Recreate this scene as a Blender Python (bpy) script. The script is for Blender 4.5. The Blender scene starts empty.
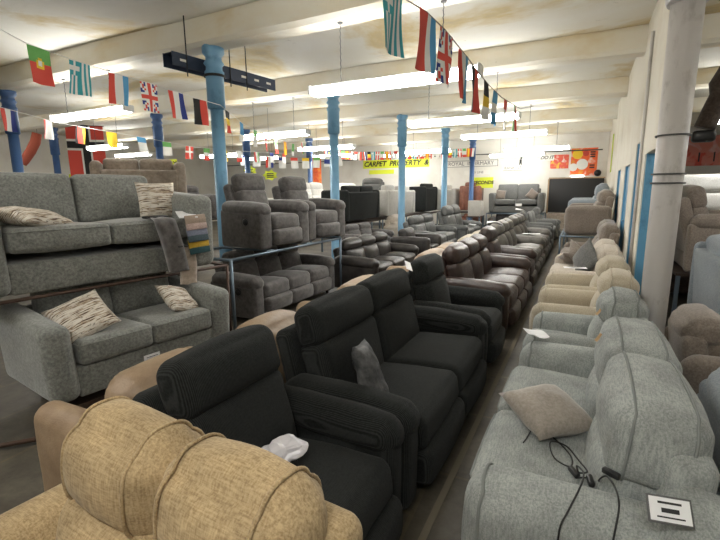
import bpy, math, random
from mathutils import Vector, Matrix, noise
random.seed(7)
PI = math.pi
R = math.radians
scn = bpy.context.scene
COL = scn.collection

# ------------------------------------------------------------------ camera numbers
FPX = 440.0
PITCH = math.atan(80 / 440.0)
YAW = R(27.0)
ROLL = R(-0.57)
EYE = 1.6

# ------------------------------------------------------------------ materials
def new_mat(name):
    m = bpy.data.materials.new(name); m.use_nodes = True
    nt = m.node_tree; b = nt.nodes['Principled BSDF']
    return m, nt, b

def col(c): return (c[0], c[1], c[2], 1)

def plain(name, c, rough=.6, metal=0.0):
    m, nt, b = new_mat(name)
    b.inputs['Base Color'].default_value = col(c)
    b.inputs['Roughness'].default_value = rough
    b.inputs['Metallic'].default_value = metal
    return m

def emit(name, c, s):
    m, nt, b = new_mat(name)
    b.inputs['Base Color'].default_value = col(c)
    b.inputs['Emission Color'].default_value = col(c)
    b.inputs['Emission Strength'].default_value = s
    return m

def ramp(nt, fac, stops):
    r = nt.nodes.new('ShaderNodeValToRGB')
    el = r.color_ramp.elements
    while len(el) < len(stops): el.new(.5)
    for e, (p, c) in zip(el, stops):
        e.position = p; e.color = col(c)
    nt.links.new(fac, r.inputs[0])
    return r.outputs[0]

def objcoord(nt, scale=(1, 1, 1), rot=(0, 0, 0)):
    tc = nt.nodes.new('ShaderNodeTexCoord'); mp = nt.nodes.new('ShaderNodeMapping')
    mp.inputs['Scale'].default_value = scale; mp.inputs['Rotation'].default_value = rot
    nt.links.new(tc.outputs['Object'], mp.inputs[0])
    return mp.outputs[0]

def noise_n(nt, vec, scale, detail=4, rough=.6, dist=0):
    n = nt.nodes.new('ShaderNodeTexNoise')
    n.inputs['Scale'].default_value = scale; n.inputs['Detail'].default_value = detail
    n.inputs['Roughness'].default_value = rough; n.inputs['Distortion'].default_value = dist
    nt.links.new(vec, n.inputs['Vector'])
    return n.outputs[0]

def bump(nt, b, h, strength, dist=.01):
    bp = nt.nodes.new('ShaderNodeBump')
    bp.inputs['Strength'].default_value = strength; bp.inputs['Distance'].default_value = dist
    nt.links.new(h, bp.inputs['Height']); nt.links.new(bp.outputs[0], b.inputs['Normal'])

def mixc(nt, fac, a, b, mode='MIX'):
    m = nt.nodes.new('ShaderNodeMix'); m.data_type = 'RGBA'; m.blend_type = mode
    if hasattr(fac, 'links'): nt.links.new(fac, m.inputs[0])
    else: m.inputs[0].default_value = fac
    for s, i in ((a, 6), (b, 7)):
        if hasattr(s, 'links'): nt.links.new(s, m.inputs[i])
        else: m.inputs[i].default_value = col(s)
    return m.outputs[2]

def fabric(name, lo, hi, scale=60, stretch=(1, 1, 1), rough=.9, bstr=.35, patch=.5, sheen=.2, pscale=5):
    m, nt, b = new_mat(name)
    v = objcoord(nt, stretch)
    n1 = noise_n(nt, v, scale, 3, .7)
    n2 = noise_n(nt, objcoord(nt), pscale, 3, .6)
    c1 = ramp(nt, n1, [(.35, lo), (.65, hi)])
    c2 = ramp(nt, n2, [(.35, [x * (1 - patch * .5) for x in (1, 1, 1)]), (.65, (1, 1, 1))])
    nt.links.new(mixc(nt, 1.0, c1, c2, 'MULTIPLY'), b.inputs['Base Color'])
    b.inputs['Roughness'].default_value = rough
    b.inputs['Sheen Weight'].default_value = sheen
    b.inputs['Specular IOR Level'].default_value = .2
    bump(nt, b, n1, bstr, .006)
    return m

def linen(name, lo, hi, f=150, rough=.92, patch=.25):
    m, nt, b = new_mat(name)
    n1 = noise_n(nt, objcoord(nt, (f * .12, f, f)), 1.0, 2, .6)
    n2 = noise_n(nt, objcoord(nt, (f, f * .5, f * .10)), 1.0, 2, .6)
    n3 = noise_n(nt, objcoord(nt), 6, 3, .6)
    mx = nt.nodes.new('ShaderNodeMath'); mx.operation = 'ADD'
    nt.links.new(n1, mx.inputs[0]); nt.links.new(n2, mx.inputs[1])
    hf = nt.nodes.new('ShaderNodeMath'); hf.operation = 'MULTIPLY'; hf.inputs[1].default_value = .5
    nt.links.new(mx.outputs[0], hf.inputs[0])
    c1 = ramp(nt, hf.outputs[0], [(.38, lo), (.60, hi)])
    c2 = ramp(nt, n3, [(.35, [1 - patch] * 3), (.6, (1, 1, 1))])
    nt.links.new(mixc(nt, 1.0, c1, c2, 'MULTIPLY'), b.inputs['Base Color'])
    b.inputs['Roughness'].default_value = rough; b.inputs['Sheen Weight'].default_value = .1
    b.inputs['Specular IOR Level'].default_value = .2
    bump(nt, b, hf.outputs[0], .35, .004)
    return m

def corduroy(name, lo, hi):
    m, nt, b = new_mat(name)
    v = objcoord(nt)
    w = nt.nodes.new('ShaderNodeTexWave'); w.wave_type = 'BANDS'; w.bands_direction = 'X'
    w.inputs['Scale'].default_value = 52; w.inputs['Distortion'].default_value = .6
    w.inputs['Detail'].default_value = 1; w.inputs['Detail Scale'].default_value = 2
    nt.links.new(v, w.inputs['Vector'])
    n = noise_n(nt, v, 90, 2)
    c = ramp(nt, w.outputs[1], [(.2, lo), (.8, hi)])
    nt.links.new(mixc(nt, .35, c, ramp(nt, n, [(.3, lo), (.7, hi)])), b.inputs['Base Color'])
    b.inputs['Roughness'].default_value = .95; b.inputs['Sheen Weight'].default_value = .04
    b.inputs['Specular IOR Level'].default_value = .1
    bump(nt, b, w.outputs[1], .35, .003)
    return m

def leather(name, lo, hi, rough=.36, spec=.5):
    m, nt, b = new_mat(name)
    v = objcoord(nt)
    vo = nt.nodes.new('ShaderNodeTexVoronoi'); vo.inputs['Scale'].default_value = 130
    nt.links.new(v, vo.inputs['Vector'])
    n = noise_n(nt, v, 7, 4)
    nt.links.new(ramp(nt, n, [(.35, lo), (.65, hi)]), b.inputs['Base Color'])
    b.inputs['Roughness'].default_value = rough; b.inputs['Specular IOR Level'].default_value = spec
    add = nt.nodes.new('ShaderNodeMath'); add.operation = 'MULTIPLY_ADD'
    nt.links.new(noise_n(nt, v, 9, 3, .6, 1.5), add.inputs[0]); add.inputs[1].default_value = 3.0
    nt.links.new(vo.outputs[0], add.inputs[2])
    bump(nt, b, add.outputs[0], .22, .006)
    return m

def striped(name):
    m, nt, b = new_mat(name)
    v = objcoord(nt, (1, 1, 1))
    n = noise_n(nt, objcoord(nt, (11, 11, 120)), 1.0, 2, .5)
    n2 = noise_n(nt, objcoord(nt, (26, 26, 110)), 1.3, 2, .5)
    c = ramp(nt, n, [(.36, (.08, .045, .03)), (.43, (.36, .27, .18)), (.50, (.60, .55, .47)), (.7, (.68, .64, .57))])
    c2 = ramp(nt, n2, [(.30, (.10, .08, .07)), (.40, (1, 1, 1)), (1, (1, 1, 1))])
    nt.links.new(mixc(nt, .8, c, c2, 'MULTIPLY'), b.inputs['Base Color'])
    b.inputs['Roughness'].default_value = .9
    return m

M = {}
M['chenille'] = fabric('sage_grey_chenille', (.145, .15, .137), (.275, .283, .26), 55, (1, 1, 1), .8, .35, .35, .35, 9)
M['cord'] = corduroy('charcoal_corded_fabric', (.008, .0085, .0083), (.033, .0355, .034))
M['cordplain'] = fabric('charcoal_flat_fabric', (.011, .012, .0115), (.032, .0345, .033), 90, (1, 1, 1), .95, .3, .3, .04)
M['mustard'] = linen('straw_slub_fabric', (.32, .225, .115), (.54, .405, .23), 210)
M['duckpipe'] = plain('dull_duck_egg_piping', (.21, .225, .215), .9)
M['duckegg'] = linen('duck_egg_linen', (.25, .272, .262), (.42, .44, .42), 210)
M['slate'] = fabric('slate_blue_fabric', (.20, .23, .255), (.31, .345, .375), 90, (1, 1, 1), .9, .25, .2, .2)
M['beige'] = fabric('oatmeal_fabric', (.37, .32, .235), (.52, .46, .355), 80, (1, 3, 1), .9, .25, .15, .2)
M['cream'] = fabric('cream_fabric', (.47, .41, .34), (.62, .555, .475), 60, (1, 1, 1), .9, .2, .15, .2)
M['taupe'] = fabric('taupe_fabric', (.17, .14, .115), (.28, .235, .20), 70, (1, 1, 1), .9, .3, .3, .3)
M['suede'] = fabric('warm_grey_suede', (.06, .054, .051), (.125, .115, .11), 16, (1, 1, 1), .6, .15, .5, .4, 6)
M['fawn'] = fabric('fawn_velour', (.30, .24, .19), (.44, .37, .30), 18, (1, 1, 1), .8, .2, .4, .3)
M['brown'] = leather('chocolate_leather', (.02, .011, .009), (.05, .029, .023), .36)
M['brown2'] = leather('umber_leather', (.045, .028, .022), (.10, .068, .054), .34)
M['greyleather'] = leather('taupe_grey_leather', (.10, .092, .08), (.18, .168, .15), .42)
M['darkleather'] = leather('smoke_black_leather', (.015, .013, .012), (.042, .037, .034), .34)
M['slateleather'] = leather('slate_leather', (.07, .073, .072), (.14, .145, .142), .42)
M['tan'] = leather('tan_leather', (.25, .17, .105), (.37, .265, .17), .45)
M['tandark'] = leather('tan_brown_leather', (.085, .055, .036), (.14, .095, .065), .5)
M['rust'] = leather('rust_leather', (.20, .07, .045), (.31, .13, .085), .45)
M['white'] = fabric('white_fabric', (.68, .67, .63), (.86, .85, .82), 60, (1, 1, 1), .9, .2, .1, .1)
M['greyfab'] = fabric('mid_grey_fabric', (.11, .112, .107), (.19, .19, .182), 70, (1, 1, 1), .9, .3, .2, .2)
M['palegrey'] = fabric('pale_grey_fabric', (.40, .385, .35), (.55, .53, .49), 70, (1, 1, 1), .9, .3, .2, .2)
M['stripe'] = striped('striped_cushion_cloth')
M['oat'] = fabric('oat_cushion_velvet', (.29, .255, .215), (.40, .355, .31), 70, (1, 1, 1), .85, .2, .3, .4)
M['greyvelvet'] = fabric('grey_shiny_velvet', (.035, .036, .036), (.15, .15, .15), 12, (1, 1, 1), .6, .3, .6, .0)
M['blackplastic'] = plain('black_plastic', (.012, .012, .013), .35)
M['wood'] = plain('dark_wood', (.05, .03, .02), .5)
M['steel'] = plain('grey_blue_steel', (.16, .21, .26), .4, .6)
M['browntube'] = plain('brown_steel_tube', (.09, .055, .04), .5, .4)
M['ply'] = plain('chipboard', (.38, .27, .17), .8)
M['paper'] = plain('white_paper', (.85, .85, .86), .7)
M['bag'] = plain('white_polythene', (.72, .70, .74), .25)
M['brass'] = plain('gold_label', (.52, .33, .16), .5)
M['wire'] = plain('black_wire', (.01, .01, .01), .5)
M['chain'] = plain('grey_chain', (.12, .12, .12), .5, .7)
M['tube'] = emit('fluorescent_tube', (1.0, .99, .96), 22)
M['white_metal'] = plain('white_enamel', (.8, .8, .78), .4)
M['navytray'] = plain('navy_painted_steel', (.035, .05, .085), .5, .2)
M['signyellow'] = plain('day_glow_yellow', (.72, .80, .04), .6)
M['signwhite'] = plain('sign_white', (.78, .76, .70), .6)
M['ink'] = plain('black_ink', (.015, .015, .015), .6)
M['inkgrey'] = plain('faded_black_ink', (.10, .10, .10), .6)
M['cordwhite'] = plain('white_string', (.75, .74, .70), .8)
M['corddark'] = plain('brown_string', (.22, .18, .15), .8)
M['redink'] = plain('red_ink', (.55, .05, .03), .6)

def painted(name, c, dark, scale=8, rough=.4):
    m, nt, b = new_mat(name)
    n = noise_n(nt, objcoord(nt, (1, 1, .5)), scale, 5, .65)
    nt.links.new(ramp(nt, n, [(.3, dark), (.45, c), (1, c)]), b.inputs['Base Color'])
    b.inputs['Roughness'].default_value = rough
    bump(nt, b, n, .15, .01)
    return m
M['bluepaint'] = painted('sky_blue_gloss_paint', (.16, .345, .52), (.11, .25, .39))
M['navypaint'] = painted('royal_blue_gloss_paint', (.05, .115, .27), (.035, .08, .19))
M['doorblue'] = painted('mid_blue_gloss_paint', (.12, .33, .52), (.08, .24, .40))
M['pipepaint'] = painted('grubby_white_pipe_paint', (.64, .61, .59), (.46, .43, .41), 10, .5)

def ceiling_mat():
    m, nt, b = new_mat('stained_cream_whitewash')
    v = objcoord(nt)
    n1 = noise_n(nt, v, .55, 6, .62, .4)
    n2 = noise_n(nt, objcoord(nt, (1, 1.6, 1)), 2.1, 6, .6, .8)
    c = ramp(nt, n1, [(.30, (.80, .79, .74)), (.52, (.76, .73, .64)), (.63, (.62, .50, .27)), (.74, (.42, .36, .28))])
    c2 = ramp(nt, n2, [(.26, (.55, .53, .50)), (.34, (.98, .98, .97)), (1, (1, 1, 1))])
    nt.links.new(mixc(nt, .75, c, c2, 'MULTIPLY'), b.inputs['Base Color'])
    b.inputs['Roughness'].default_value = .8
    bump(nt, b, n2, .25, .03)
    return m
M['ceiling'] = ceiling_mat()

def beam_mat():
    m, nt, b = new_mat('cream_painted_beam')
    n1 = noise_n(nt, objcoord(nt, (.6, 1, 1)), 1.1, 5, .62, .3)
    n2 = noise_n(nt, objcoord(nt, (1, 1, 1)), 9, 6, .7, .8)
    c = ramp(nt, n1, [(.35, (.80, .78, .70)), (.55, (.76, .70, .56)), (.72, (.66, .52, .28))])
    c2 = ramp(nt, n2, [(.27, (.35, .32, .28)), (.33, (1, 1, 1)), (1, (1, 1, 1))])
    nt.links.new(mixc(nt, .6, c, c2, 'MULTIPLY'), b.inputs['Base Color'])
    b.inputs['Roughness'].default_value = .7
    bump(nt, b, n2, .2, .02)
    return m
M['beam'] = beam_mat()

def wall_mat(name, c, d):
    m, nt, b = new_mat(name)
    v = objcoord(nt)
    n1 = noise_n(nt, v, 1.3, 5, .6)
    nt.links.new(ramp(nt, n1, [(.3, d), (.5, c), (1, c)]), b.inputs['Base Color'])
    b.inputs['Roughness'].default_value = .75
    bump(nt, b, noise_n(nt, v, 18, 4), .15, .01)
    return m
M['wall'] = wall_mat('whitewashed_wall', (.74, .72, .66), (.66, .63, .56))
M['pier'] = wall_mat('cream_pier_paint', (.74, .70, .60), (.64, .58, .47))

def floor_mat():
    m, nt, b = new_mat('worn_concrete')
    v = objcoord(nt)
    n1 = noise_n(nt, v, 1.6, 6, .65, .5)
    n2 = noise_n(nt, v, 14, 5, .7)
    c = ramp(nt, n1, [(.3, (.045, .038, .028)), (.5, (.09, .078, .058)), (.7, (.15, .13, .10))])
    c2 = ramp(nt, n2, [(.3, (.6, .6, .6)), (.6, (1, 1, 1))])
    br = nt.nodes.new('ShaderNodeTexBrick'); br.inputs['Scale'].default_value = 1.0
    br.inputs['Color1'].default_value = (1, 1, 1, 1); br.inputs['Color2'].default_value = (.85, .85, .85, 1)
    br.inputs['Mortar'].default_value = (1.5, 1.35, 1.05, 1)
    br.inputs['Mortar Size'].default_value = .012; br.inputs['Brick Width'].default_value = .75; br.inputs['Row Height'].default_value = .6
    nt.links.new(objcoord(nt, (1, 1, 1), (0, 0, R(88))), br.inputs['Vector'])
    x = mixc(nt, .8, c, c2, 'MULTIPLY')
    nt.links.new(mixc(nt, .55, x, br.outputs[0], 'MULTIPLY'), b.inputs['Base Color'])
    b.inputs['Roughness'].default_value = .55
    bump(nt, b, n2, .2, .01)
    return m
M['floor'] = floor_mat()

# ------------------------------------------------------------------ mesh collector
class MB:
    def __init__(s): s.v = []; s.f = []; s.mi = []
    def add(s, vs, fs, mi=0, mat=None):
        o = len(s.v)
        s.v += [tuple(mat @ Vector(p)) if mat else tuple(p) for p in vs]
        s.f += [tuple(i + o for i in f) for f in fs]
        s.mi += [mi] * len(fs)
        return s
    def build(s, name, mat, parent=None, smooth=True, mats=None):
        me = bpy.data.meshes.new(name); me.from_pydata(s.v, [], s.f); me.update()
        for m in (mats or [mat]): me.materials.append(m)
        if mats: me.polygons.foreach_set('material_index', s.mi)
        me.polygons.foreach_set('use_smooth', [smooth] * len(me.polygons))
        o = bpy.data.objects.new(name, me); COL.objects.link(o)
        if parent: o.parent = parent
        return o

def TRS(loc=(0, 0, 0), rx=0, ry=0, rz=0):
    return Matrix.Translation(loc) @ Matrix.Rotation(rz, 4, 'Z') @ Matrix.Rotation(ry, 4, 'Y') @ Matrix.Rotation(rx, 4, 'X')

def axis_list(h, r, m, k):
    inner = h - r
    L = [-h + r * (1 - math.cos(PI / 2 * i / k)) if False else -h + r * i / k for i in range(k)]
    L += [-inner + 2 * inner * i / m for i in range(m + 1)]
    L += [inner + r * i / k for i in range(1, k + 1)]
    return L

def surf(P, h, r, puff, nz, seed):
    q = [max(-(h[i] - r), min(h[i] - r, P[i])) for i in range(3)]
    d = Vector((P[0] - q[0], P[1] - q[1], P[2] - q[2]))
    if d.length > 1e-9: d.normalize()
    p = Vector(q) + d * r
    u = [P[i] / h[i] for i in range(3)]
    c = [max(0, 1 - u[i] ** 2) for i in range(3)]
    p.x += puff[0] * u[0] * c[1] * c[2]
    p.y += puff[1] * u[1] * c[0] * c[2]
    p.z += puff[2] * u[2] * c[0] * c[1]
    if nz:
        p += d * (noise.noise(Vector((P[0] * 7 + seed, P[1] * 7, P[2] * 7))) * nz)
    return p

def rbox(size, r=.03, puff=(0, 0, 0), nz=0, m=3, k=3, seed=0.0):
    """rounded, softly puffed block: vertices and faces round the origin"""
    h = [s / 2 for s in size]; r = min(r, min(h) * .98)
    ax = [axis_list(h[i], r, m, k) for i in range(3)]
    V = {}; vs = []; fs = []
    def vid(P):
        key = (round(P[0], 5), round(P[1], 5), round(P[2], 5))
        if key not in V:
            V[key] = len(vs); vs.append(surf(P, h, r, puff, nz, seed))
        return V[key]
    for a in range(3):
        b, c = (a + 1) % 3, (a + 2) % 3
        for s in (-1, 1):
            for i in range(len(ax[b]) - 1):
                for j in range(len(ax[c]) - 1):
                    q = []
                    for (ii, jj) in ((i, j), (i + 1, j), (i + 1, j + 1), (i, j + 1)):
                        P = [0, 0, 0]; P[a] = s * h[a]; P[b] = ax[b][ii]; P[c] = ax[c][jj]
                        q.append(vid(P))
                    if s < 0: q.reverse()
                    fs.append(q)
    return vs, fs

def sbox(size, loc=(0, 0, 0), mat=None):
    x, y, z = [s / 2 for s in size]
    vs = [(sx * x + loc[0], sy * y + loc[1], sz * z + loc[2]) for sx in (-1, 1) for sy in (-1, 1) for sz in (-1, 1)]
    fs = [(0, 1, 3, 2), (4, 6, 7, 5), (0, 4, 5, 1), (2, 3, 7, 6), (0, 2, 6, 4), (1, 5, 7, 3)]
    if mat: vs = [mat @ Vector(v) for v in vs]
    return vs, fs

def sweep(pts, r, seg=6, closed=False):
    pts = [Vector(p) for p in pts]; n = len(pts); vs = []; fs = []
    up = None
    for i, p in enumerate(pts):
        a = pts[(i - 1) % n] if (closed or i > 0) else p
        b = pts[(i + 1) % n] if (closed or i < n - 1) else p
        t = (b - a)
        t = t.normalized() if t.length > 1e-9 else Vector((0, 0, 1))
        if up is None:
            up = Vector((0, 0, 1)) if abs(t.z) < .9 else Vector((1, 0, 0))
        s = t.cross(up)
        if s.length < 1e-6: s = t.cross(Vector((0, 1, 0)))
        s.normalize(); up = s.cross(t).normalized()
        rr = r[i] if isinstance(r, (list, tuple)) else r
        for k in range(seg):
            an = 2 * PI * k / seg
            vs.append(p + (s * math.cos(an) + up * math.sin(an)) * rr)
    m = n if closed else n - 1
    for i in range(m):
        for k in range(seg):
            a = i * seg + k; b = i * seg + (k + 1) % seg
            c = ((i + 1) % n) * seg + (k + 1) % seg; d = ((i + 1) % n) * seg + k
            fs.append((a, b, c, d))
    if not closed:
        fs.append(tuple(reversed(range(seg)))); fs.append(tuple(range((n - 1) * seg, n * seg)))
    return vs, fs

def lathe(prof, seg=20, caps=True):
    vs = []; fs = []
    for (r, z) in prof:
        for k in range(seg):
            a = 2 * PI * k / seg; vs.append((r * math.cos(a), r * math.sin(a), z))
    for i in range(len(prof) - 1):
        for k in range(seg):
            fs.append((i * seg + k, i * seg + (k + 1) % seg, (i + 1) * seg + (k + 1) % seg, (i + 1) * seg + k))
    if caps:
        fs.append(tuple(reversed(range(seg)))); fs.append(tuple(range((len(prof) - 1) * seg, len(prof) * seg)))
    return vs, fs

def welt_path(size, r, puff, axis, c, out=.002, n=14):
    """closed seam line round a puffed block, in the plane axis = c"""
    h = [s / 2 for s in size]; r = min(r, min(h) * .98)
    a, b = (axis + 1) % 3, (axis + 2) % 3
    pts = []
    cor = [(-1, -1), (1, -1), (1, 1), (-1, 1)]
    for i in range(4):
        p0, p1 = cor[i], cor[(i + 1) % 4]
        for t in range(n):
            P = [0, 0, 0]; f = t / n
            P[axis] = c; P[a] = h[a] * (p0[0] + (p1[0] - p0[0]) * f); P[b] = h[b] * (p0[1] + (p1[1] - p0[1]) * f)
            s = surf(P, h, r, puff, 0, 0)
            d = Vector([P[k] / h[k] for k in range(3)]); d[axis] = 0
            if d.length: d.normalize()
            pts.append(s + d * out)
    return pts

# ------------------------------------------------------------------ tagging
def tag(o, label=None, cat=None, group=None, kind=None):
    if label: o['label'] = label
    if cat: o['category'] = cat
    if group: o['group'] = group
    if kind: o['kind'] = kind
    return o

def thing(name, label, cat, loc=(0, 0, 0), rz=0.0, group=None, rx=0.0, ry=0.0):
    o = bpy.data.objects.new(name, None); COL.objects.link(o)
    o.empty_display_size = .1
    o.location = loc; o.rotation_euler = (rx, ry, rz)
    return tag(o, label, cat, group)

def part(name, geo, mat, parent, smooth=True, M4=None):
    mb = MB()
    if isinstance(geo, tuple): geo = [geo]
    if len(geo) > 1 and name in ('lettering', 'print', 'slot_label', 'wooden_edge', 'border'):
        return [part(name, g, mat, parent, smooth, M4) for g in geo][0]
    for g in geo: mb.add(g[0], g[1], 0, M4)
    return mb.build(name, mat, parent, smooth)

def struct(name, geo, mat, smooth=False):
    o = part(name, geo, mat, None, smooth); o['kind'] = 'structure'; return o

# ------------------------------------------------------------------ seating
SD = [0.0]
def seed():
    SD[0] += 3.7; return SD[0]

def recliner(name, label, loc, rz, W=.9, n=1, mat='cord', group=None, cat='armchair', D=.88, arm_w=.19, arm_h=.6,
             back_h=1.0, seat_h=.44, tilt=14, split=.40, mat2=None, lever=None, feet=True, wrinkle=.008, soft=0, head_t=.17, fine=False, wings=True):
    """padded reclining seat: pillow arms, head roll over a lumbar pillow, footrest roll in front"""
    if not feet: loc = (loc[0], loc[1], loc[2] - .045)
    if 'leather' in mat or mat.startswith('brown'): soft = 1
    if soft: wrinkle = .010
    t = thing(name, label, cat, loc, rz, group)
    m = M[mat]; m2 = M[mat2] if mat2 else m
    iw = W - 2 * arm_w; sw = iw / n
    mm, kk = (5, 4) if fine else (3, 3)
    yb = D / 2
    part('base', rbox((iw, D - .16, .2), .02, m=1, k=1), m2, t, M4=TRS((0, .02, .17)))
    for i in range(n):
        x = -iw / 2 + sw * (i + .5)
        part('seat_cushion', rbox((sw - .004, .60, .2), .06, (0, .015, .035 + .02 * soft), wrinkle, mm, kk, seed()), m, t, M4=TRS((x, -D / 2 + .33, seat_h - .09), rx=R(-3)))
        part('footrest', [rbox((sw - .006, .11, .2), .045, (0, .03, 0), wrinkle, mm, kk, seed())], m, t, M4=TRS((x, -D / 2 + .045, .19)))
        Tb = TRS((x, yb - .30, seat_h - .03), rx=R(-tilt))
        L = (back_h - seat_h) / math.cos(R(tilt)) + .03
        hl = L * split; ll = L - hl
        part('lumbar_cushion', rbox((sw - .004, .20, ll + .06), .07, (0, .035 + .03 * soft, .0), wrinkle, mm, kk, seed()), m, t, M4=Tb @ TRS((0, .07, ll / 2)))
        part('head_cushion', rbox((sw - .002, head_t, hl), .06 + .02 * soft, (0, .035 + .02 * soft, .02 + .01 * soft), wrinkle, mm, kk, seed()), m, t, M4=Tb @ TRS((0, .055, ll + hl / 2 - .01)))
    Tb = TRS((0, yb - .30, seat_h - .03), rx=R(-tilt))
    L = (back_h - seat_h) + .0
    part('back_panel', rbox((iw + (.10 if wings else -.02), .13, L + .26), .05, (0, .015, 0), .003, 3, 3, seed()), m2, t, M4=Tb @ TRS((0, .19, L / 2 - .19)))
    for s in (-1, 1):
        x = s * (W / 2 - arm_w / 2)
        a = part('arm', [rbox((arm_w - .02, D - .10, arm_h - .14), .04, (.012, .01, 0), .003, 3, 3, seed())], m2, t, M4=TRS((x, -.0, (arm_h - .14) / 2 + .05)))
        part('arm_pad', rbox((arm_w + .015, D - .12, .17), .075, (.01, .02, .018), wrinkle, mm, kk, seed()), m, a, M4=TRS((x, -.02, arm_h - .085), rx=R(2)))
        if lever and (lever == s or lever == 2):
            part('recliner_control', [lathe([(.045, 0), (.045, .012), (.03, .02)], 18)], M['blackplastic'], a, M4=TRS((x + s * (arm_w / 2 + .001), -.12, .38), ry=s * PI / 2))
    if feet:
        for sx in (-1, 1):
            for sy in (-1, 1):
                part('foot', lathe([(.022, 0), (.03, .075)], 10), M['blackplastic'], t, M4=TRS((sx * (W / 2 - .12), sy * (D / 2 - .14), 0)))
    return t

def plush(name, label, loc, rz, W=1.75, n=2, mat='duckegg', group=None, cat='sofa', D=.88, arm_w=.22, arm_h=.6, back_h=1.02,
          seat_h=.45, tilt=13, welt=True, split=.48, control=None, fine=False, m_welt=None, feet=True, seam='face', head_t=.24, wing=False, hr=.075):
    """soft high-backed seat with rounded scroll arms, piped head pillows over deep lumbar pillows"""
    if not feet: loc = (loc[0], loc[1], loc[2] - .045)
    t = thing(name, label, cat, loc, rz, group)
    m = M[mat]; mw = M[m_welt] if m_welt else m
    iw = W - 2 * arm_w; sw = iw / n
    mm, kk = (6, 4) if fine else (3, 3)
    part('base', rbox((iw + .02, D - .08, .24), .03, m=1, k=2), m, t, M4=TRS((0, .0, .19)))
    for i in range(n):
        x = -iw / 2 + sw * (i + .5)
        sz = (sw - .006, .62, .19); pf = (0, .01, .03)
        T = TRS((x, -D / 2 + .315, seat_h - .085), rx=R(-2))
        sc = part('seat_cushion', rbox(sz, .05, pf, .005, mm, kk, seed()), m, t, M4=T)
        if welt:
            part('piping', sweep(welt_path(sz, .05, pf, 2, .055), .006, 5, True), mw, sc, M4=T)
        Tb = TRS((x, D / 2 - .27, seat_h - .04), rx=R(-tilt))
        L = (back_h - seat_h) / math.cos(R(tilt)) + .04
        hl = L * split; ll = L - hl
        part('lumbar_cushion', rbox((sw - .004, .22, ll + .10), .08, (0, .05, .0), .006, mm, kk, seed()), m, t, M4=Tb @ TRS((0, .02, ll / 2)))
        sz = (sw + .0, head_t, hl); pf = (.02, .045, .035)
        T = Tb @ TRS((0, .03, ll + hl / 2 - .01), rx=R(4))
        hc = part('head_cushion', rbox(sz, hr, pf, .006, mm, kk, seed()), m, t, M4=T)
        if welt:
            for c in ((-head_t / 2 + .045, head_t / 2 - .045) if seam == 'face' else (sw * .34, -sw * .34)):
                part('piping', [sweep(welt_path(sz, hr, pf, 1 if seam == 'face' else 0, c, .003), .0055, 5, True)], mw, hc, M4=T)
    Tb = TRS((0, D / 2 - .12, .30), rx=R(-tilt * .6))
    part('back_panel', rbox((iw + .12, .14, back_h - .42), .05, (0, .01, 0), .002, 3, 3, seed()), m, t, M4=Tb @ TRS((0, -.02, (back_h - .42) / 2)))
    for s in (-1, 1):
        x = s * (W / 2 - arm_w / 2)
        sz = (arm_w, D - .06, arm_h - .05)
        T = TRS((x, .0, (arm_h - .05) / 2 + .05))
        a = part('arm', rbox(sz, min(.10, arm_w * .48), (.01, .012, .012), .004, mm, kk, seed()), m, t, M4=T)
        if welt:
            part('piping', sweep(welt_path(sz, min(.10, arm_w * .48), (.01, .012, .012), 1, -(D - .06) / 2 + .06), .006, 5, True), mw, a, M4=T)
        if wing:
            part('arm_scroll', rbox((arm_w + .02, .30, .26), .10, (.01, .01, .015), .004, mm, kk, seed()), m, a, M4=TRS((x, D / 2 - .06, arm_h - .05), rx=R(-14)))
        if control and control == s:
            part('power_button', lathe([(.045, 0), (.045, .008), (.032, .012)], 20), M['blackplastic'], a, M4=TRS((x + s * (arm_w / 2 + .011), -.16, .40), ry=s * PI / 2))
    if feet:
        for sx in (-1, 1):
            for sy in (-1, 1):
                part('foot', lathe([(.024, 0), (.03, .08)], 10), M['blackplastic'], t, M4=TRS((sx * (W / 2 - .12), sy * (D / 2 - .12), 0)))
    return t

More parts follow.
